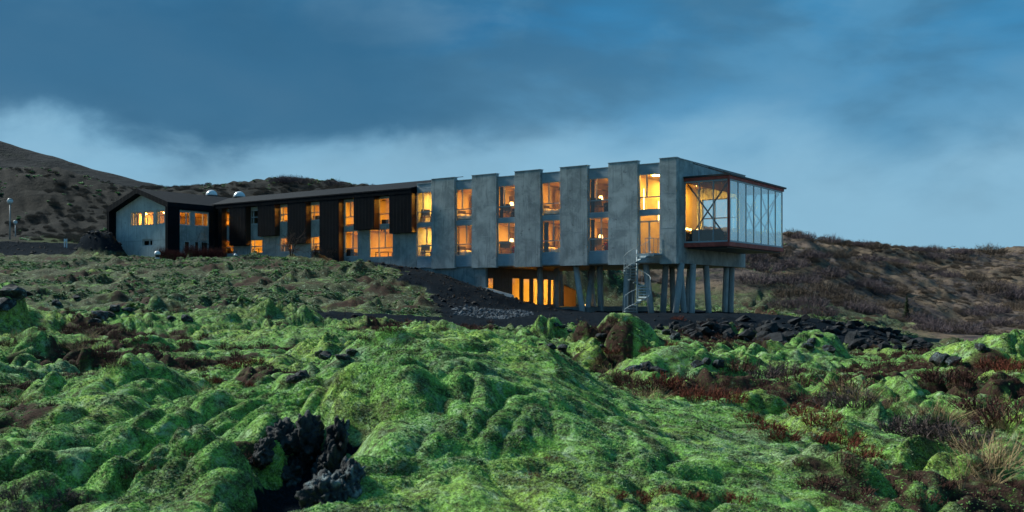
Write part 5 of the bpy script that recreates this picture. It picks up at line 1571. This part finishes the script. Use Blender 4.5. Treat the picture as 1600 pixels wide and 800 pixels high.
# the lava outcrop at the foot of the big hump
def outcrop(parts, name, label, m):
    bm = bmesh.new()
    for k, (c_, s_) in enumerate(parts):
        r_ = bmesh.ops.create_icosphere(bm, subdivisions=5, radius=1.0)
        for v in r_['verts']:
            p = v.co.copy()
            q = p * 1.0 + Vector((k * 7.3, k * 3.1, 0))
            rid = 1 - abs(mnoise.noise(q * 1.3)) * 2
            vd, _vp = mnoise.voronoi(q * 2.3)
            d = 0.80 + 0.55 * min(0.45, vd[1] - vd[0]) + 0.30 * mnoise.noise(q * 1.4) + 0.30 * rid * mnoise.noise(q * 2.4) + 0.14 * (0.5 - abs(mnoise.noise(q * 3.4 + Vector((0, 0, p.z * 2))))) * 1.6 + 0.13 * (0.5 - abs(mnoise.noise(q * 7.5))) * 1.5 + 0.05 * mnoise.noise(q * 16) + 0.03 * mnoise.noise(q * 33)
            p = Vector((p.x * s_[0], p.y * s_[1], p.z * s_[2])) * d
            v.co = Vector(c_) + p
    me = bpy.data.meshes.new(name); bm.to_mesh(me); bm.free()
    me.polygons.foreach_set('use_smooth', [True] * len(me.polygons))
    me.materials.append(M[m])
    return me
oc_pts = []
for px, py, Yd, sx_, sy_, sz_ in ((530, 700, 0, 0.10, 0.24, 0.20), (512, 740, 0, 0.12, 0.26, 0.20), (478, 690, 0, 0.14, 0.28, 0.20), (440, 690, 0, 0.13, 0.28, 0.15), (505, 780, 0, 0.14, 0.26, 0.16), (412, 712, 0, 0.09, 0.22, 0.12), (455, 745, 0, 0.10, 0.22, 0.14), (545, 755, 0, 0.09, 0.2, 0.14)):
    ox, oy, oz = place(px, py, 4.0, 12.0)
    oc_pts.append(((ox, oy + sy_ * 0.35, oz - sz_ * 0.10), (sx_, sy_, sz_)))
org = Vector((oc_pts[0][0][0], oc_pts[0][0][1], -1.5))
me = outcrop([((c_[0] - org.x, c_[1] - org.y, c_[2] - org.z), s_) for c_, s_ in oc_pts], 'lava_outcrop', '', 'lava_lichen')
oc = mesh_obj('lava_outcrop', me); oc.location = org
tag(oc, 'craggy black lava outcrop with bluish lichen under the biggest moss hump', 'rock')

# loose stones: rubble on the banks, pale gravel patch on the road
g2 = np.random.default_rng(5)
x = g2.uniform(-60, 40, 60000); y = g2.uniform(42, 100, 60000)
ga, hi, bk, hxl, hyl, pxx = masks(x, y)
keep = (ga > 0.5) & ((hyl < 0) | (hyl > 12.2) | (hxl > -15.5) & (hyl > 0.5)) & (g2.random(60000) < np.where(bk > 0.2, 1.0, 0.30))
x, y = x[keep], y[keep]; z = height(x, y)
slope = np.abs(height(x, y + 0.6, False) - height(x, y - 0.6, False)) / 1.2 + np.abs(height(x + 0.6, y, False) - height(x - 0.6, y, False)) / 1.2
k2 = (g2.random(len(x)) < 0.10 + 0.9 * sstep(slope, 0.10, 0.28)); x, y, z, slope = x[k2], y[k2], z[k2], slope[k2]
scatter('rubble', np.stack([x, y, z + 0.01], 1), (g2.gamma(2.0, 0.028, len(x)) + 0.02) * (0.4 + 0.6 * sstep(slope, 0.08, 0.25)), g2.uniform(0, 6.28, len(x)), RM[0], 'loose black lava rubble strewn over the banks')
n = 2600
pxx = g2.uniform(690, 850, n); yy = g2.uniform(49, 63, n); xx = (pxx - 800) / F * yy
d = ((pxx - 772) / 68) ** 2 + ((yy - 55.5) / 5.5) ** 2 + 0.5 * pn(xx * 0.8, yy * 0.8, 91)
keep = d < 0.85
xx, yy = xx[keep], yy[keep]; zz = height(xx, yy)
pal = rock_mesh('gravel_stone', 300, 'pale_stone', 12, 0, 0.0)
scatter('gravel', np.stack([xx, yy, zz + 0.02], 1), g2.gamma(2.0, 0.022, len(xx)) + 0.02, g2.uniform(0, 6.28, len(xx)), pal, 'patch of pale crushed gravel on the dark yard')

# ------------------------------------------------------------------ shrubs on the hillsides
shr = []
for k, key in enumerate(('shrub_twig', 'shrub_twig', 'shrub_brown')):
    v_, q_, t_ = blades(240, 0.5, 0.28, 0.52, 0.012, 0.55, 41 + k, side=5, dome=0.55)
    shr.append(tri_mesh('bare_shrub', v_, q_, key))
SHR = [(1170, 405, 5.5), (1190, 420, 5), (1205, 398, 5), (1215, 440, 5), (1235, 415, 5), (1240, 460, 5), (1255, 438, 5), (1262, 475, 4), (1285, 455, 5), (1300, 462, 4), (1295, 430, 4.5), (1310, 468, 4.5), (1335, 483, 4), (1360, 486, 3.5), (1390, 478, 3.6), (1375, 455, 4), (1350, 445, 4), (1400, 455, 4), (1440, 505, 4.5), (1455, 515, 4), (1480, 512, 5), (1500, 518, 4.5), (1425, 498, 3.5), (1545, 455, 7), (1560, 450, 5), (1592, 462, 6), (1590, 480, 4), (1550, 485, 4), (1515, 490, 4), (1520, 435, 5), (1480, 430, 4), (1440, 420, 4), (1500, 405, 5), (1460, 402, 5), (1275, 490, 3.5), (1330, 420, 4), (1360, 405, 4.5), (1400, 410, 4), (1580, 425, 4), (1570, 505, 4), (1270, 400, 4.5), (1310, 400, 4), (1180, 440, 4), (1225, 478, 3.5)]
CREST = [(1238, 366, 4), (1255, 369, 4), (1295, 376, 4.5), (1318, 379, 3.5), (1332, 381, 4), (1350, 382, 4), (1372, 385, 4), (1428, 388, 3.5), (1450, 389, 3.5), (1460, 390, 4), (1493, 392, 4), (1505, 393, 4), (1545, 393, 6), (455, 281, 5), (440, 282, 4), (470, 283, 4), (520, 287, 4)]
for k, (px, py, s_) in enumerate(SHR + CREST):
    X, Y, Z = place(px, py + (3 if k >= len(SHR) else 2), 84, 260)
    ob = mesh_obj('bare_shrub', shr[k % 3]); ob.location = (X, Y, Z - 0.1); ob.rotation_euler = (0, 0, random.uniform(0, 6.28))
    ob.scale = (s_ * random.uniform(0.8, 1.1), s_ * random.uniform(0.8, 1.1), s_ * random.uniform(0.55, 0.8))
    remember(ob, px, py, ('bare shrub', ('on the crest behind the black roof' if px < 700 else 'on the crest of the brown hill') if k >= len(SHR) else 'on the slope of the brown hill'))
    tag(ob, 'leafless purple brown shrub on the hillside', 'shrub', 'bare shrubs on the hills')
g3 = np.random.default_rng(19)
x = g3.uniform(-170, 150, 90000); y = g3.uniform(86, 235, 90000)
ga, hi, bk, hxl, hyl, pxx = masks(x, y)
dn = fbm(x * 0.06, y * 0.06, 95, 4) + 0.5 * fbm(x * 0.3, y * 0.3, 96, 2)
inb = (hxl > -60) & (hxl < 3) & (hyl > -8) & (hyl < 14)
vis = (np.abs(x / y) < 0.62) & (hi > 0.5) & (~inb) & (ga < 0.2)
for nm, key, lo, hi_, sa, sb, lab in (('scrub', 'shrub_brown', 0.02, 0.30, 0.35, 1.3, 'low dark scrub covering the hillsides'), ('dry_grass', 'straw_dull', -0.5, -0.12, 0.35, 0.8, 'bleached grass on the bare strips of the hillsides'), ('hill_moss', 'moss_tuft', -0.16, 0.06, 0.15, 0.45, 'mossy cushions scattered over the hillsides')):
    if nm == 'scrub': k3 = vis & (dn > lo) & (g3.random(len(x)) < np.where(pxx < 700, 0.30, 0.26))
    elif nm == 'hill_moss': k3 = vis & (dn > lo) & (dn < hi_) & (g3.random(len(x)) < np.where(pxx < 700, 0.34, np.where(pxx < 1250, 0.16, 0.0)))
    else: k3 = vis & (dn > lo) & (dn < hi_) & (pxx > 1150) & (g3.random(len(x)) < 0.6)
    xx, yy = x[k3], y[k3]
    src_me = {'scrub': shr[2], 'hill_moss': tuft_me}.get(nm) or tri_mesh('dry_tuft', *blades(26, 0.5, 0.35, 0.75, 0.05, 0.7, 61, curve=0.5)[:2], 'straw_dull')
    scatter(nm, np.stack([xx, yy, height(xx, yy) - 0.05], 1), g3.uniform(sa, sb, len(xx)), g3.uniform(0, 6.28, len(xx)), src_me, lab)
# small spruce at the foot of the hill
X, Y, Z = place(1417, 500, 80, 200)
sp_ = empty('spruce_tree', (X, Y, Z)); tag(sp_, 'lone small dark green spruce at the foot of the brown hill', 'tree')
MB().tube([(0, 0, -0.2), (0, 0, 2.6)], [0.07, 0.015], 6).build('trunk', 'bark', sp_)
V = []; Q = []
gg = np.random.default_rng(3)
for _ in range(420):
    h = gg.uniform(0.25, 2.6); a = gg.uniform(0, 6.28); r_ = 0.75 * (1 - h / 2.75) * gg.uniform(0.5, 1.05)
    k = len(V); c_ = np.array((r_ * math.cos(a), r_ * math.sin(a), h - r_ * 0.25)); b_ = np.array((r_ * 0.3 * math.cos(a), r_ * 0.3 * math.sin(a), h))
    s_ = np.array((-math.sin(a), math.cos(a), 0)) * 0.09
    V += [b_ - s_ * 0.5, b_ + s_ * 0.5, c_ + s_, c_ - s_]; Q.append((k, k + 1, k + 2, k + 3))
mesh_obj('crown', tri_mesh('crown', V, Q, 'spruce'), sp_)

# bare small trees along the hotel and the twiggy bush in front of the yard
def bare_tree(name, px, py, ht, label, seed, ymin, ymax, spread=0.55, thick=0.045, mtl='bark'):
    X, Y, Z = place(px, py, ymin, ymax)
    rt = empty(name, (X, Y, Z - 0.05)); tag(rt, label, 'tree' if ht > 1.5 else 'shrub')
    g_ = random.Random(seed)
    tr = MB(); cr = MB()
    def grow(p, d, L, r_, lev, mb):
        n_ = 3; pts = [p]; dd = d.copy()
        for _ in range(n_):
            dd = (dd + Vector((g_.gauss(0, .16), g_.gauss(0, .16), g_.gauss(0.03, .10)))).normalized()
            pts.append(pts[-1] + dd * L / n_)
        mb.tube(pts, [r_ * (1 - 0.4 * i / n_) for i in range(n_ + 1)], 5 if lev < 2 else 3, cap=False)
        if lev >= 4: return
        for i in range(3 if lev else 6):
            q = pts[-1 - (i % 3)] if i else pts[-1]
            nd = (dd + Vector((g_.gauss(0, spread), g_.gauss(0, spread), g_.gauss(0.05, spread * 0.6)))).normalized()
            grow(q, nd, L * g_.uniform(0.55, 0.8), r_ * 0.55, lev + 1, cr)
    for s_ in range(3):
        grow(Vector((g_.gauss(0, .05), g_.gauss(0, .05), 0)), Vector((g_.gauss(0, .3), g_.gauss(0, .3), 1)).normalized(), ht * 0.36, thick, 0, tr)
    tr.build('trunk', mtl, rt); cr.build('crown', mtl, rt)
bare_tree('bare_tree', 324, 398, 3.6, 'bare dark tree in front of the gabled wing windows', 3, 80, 92)
bare_tree('bare_tree', 455, 399, 3.2, 'bare dark tree before the lit lower black clad windows', 5, 72, 86, 0.7)
bare_tree('bare_tree', 526, 404, 2.2, 'low bare bush at the foot of the widest black panel', 8, 72, 84, 0.7)
bare_tree('bare_tree', 487, 402, 1.7, 'thin bare bush below the third lit black clad window', 9, 72, 84, 0.7)
bare_tree('twiggy_bush', 838, 548, 1.1, 'leafless twiggy bush on the moss before the dark yard', 11, 20, 32, 0.75, 0.012)
# red twig hedge along the gabled wing
hv, hq, ht = blades(150, 0.5, 0.5, 0.95, 0.014, 0.35, 51, side=5, dome=0.2)
hm = tri_mesh('hedge', hv, hq, 'hedge_twig')
hr = empty('hedge', (*W(295, 85.0), gz(*W(295, 85.0)))); tag(hr, 'low hedge of dark red twigs below the gabled wing', 'hedge')
for k in range(13):
    px = 252 + k * 7.5
    X, Y = W(px, 85.6 - 0.02 * (px - 250)); ob = mesh_obj('hedge_plant', hm, hr)
    ob.location = Vector((X, Y, gz(X, Y) - 0.1)) - hr.location; ob.scale = (0.9, 0.9, random.uniform(1.0, 1.35)); ob.rotation_euler = (0, 0, k * 1.3)

# ------------------------------------------------------------------ small street furniture on the left
def lamp_post(px, Yd, h, r_, label):
    X, Y = W(px, Yd); Z = gz(X, Y)
    rt = empty('lamp_post', (X, Y, Z)); tag(rt, label, 'street lamp', 'globe lamps at the car park')
    MB().tube([(0, 0, -0.3), (0, 0, h)], [0.07, 0.05], 10).build('pole', 'lamp_post', rt, smooth=True)
    MB().lathe([(0.10, h), (0.10, h + 0.08)], 12).build('collar', 'lamp_post', rt)
    MB().lathe([(r_ * math.cos(R(q)), h + 0.075 + r_ * 0.9 + r_ * math.sin(R(q))) for q in range(-75, 91, 15)], 18).build('globe', 'white_plastic', rt, smooth=True)
    MB().lathe([(r_ * 1.02 * math.cos(R(q)), h + 0.085 + r_ * 0.9 + r_ * 1.03 * math.sin(R(q))) for q in range(25, 91, 13)], 18).build('hood', 'lamp_post', rt, smooth=True)
lamp_post(15.5, 101, 3.6, 0.29, 'taller globe street lamp standing at the edge of the car park')
lamp_post(24, 124, 1.9, 0.24, 'shorter globe street lamp farther back on the car park')
X, Y = W(102.5, 97.5); Z = toz(390, Y)
sg = empty('post_sign', (X, Y, gz(X, Y))); tag(sg, 'small white two legged marker post on the stone bank', 'post')
hh = toz(373, Y) - gz(X, Y)
for s_ in (-0.11, 0.11): MB().box(s_ - 0.05, s_ + 0.05, -0.03, 0.03, -0.2, hh).build('leg', 'white_plastic', sg)
MB().box(-0.16, 0.16, -0.035, -0.031, hh - 0.25, hh - 0.05).build('plate', 'white_plastic', sg)
def bollard(px, py_top, Yd, r_, label):
    X, Y = W(px, Yd); zt = toz(py_top, Y); zg = gz(X, Y); h = max(0.5, zt - zg)
    rt = empty('bollard_light', (X, Y, zt - h)); tag(rt, label, 'bollard', 'white path bollards')
    MB().lathe([(r_ * 0.8, -0.4), (r_ * 0.8, h - r_ * 2.2)], 14).build('post', 'white_plastic', rt)
    MB().lathe([(r_ * 0.6, h - r_ * 2.2), (r_ * 0.6, h - r_ * 1.3)], 14).build('lens', 'dark_frame', rt)
    MB().lathe([(r_, h - r_ * 1.3)] + [(r_ * math.cos(R(q)), h - r_ + r_ * math.sin(R(q))) for q in range(0, 91, 15)], 16).build('cap', 'white_plastic', rt, smooth=True)
bollard(246, 392, 84.6, 0.26, 'white round topped bollard in front of the gable')
bollard(368, 396, 82.5, 0.15, 'small white bollard by the lower black clad windows')
X, Y, Z = place(183, 372, 84, 100)
vp = empty('vent_pipe', (X, Y - 0.2, Z - 0.1)); tag(vp, 'bent grey vent pipe with white cap on the stone bank', 'pipe')
MB().tube([(0.3, 0, -0.3), (0.3, 0, 0.35), (0.2, -0.05, 0.55), (0, -0.1, 0.62), (-0.15, -0.14, 0.62)], 0.20, 12).build('pipe', 'lamp_post', vp, smooth=True)
MB().tube([(-0.15, -0.14, 0.62), (-0.32, -0.2, 0.62)], [0.30, 0.16], 14).build('cap', 'white_plastic', vp, smooth=True)
label_by_place()
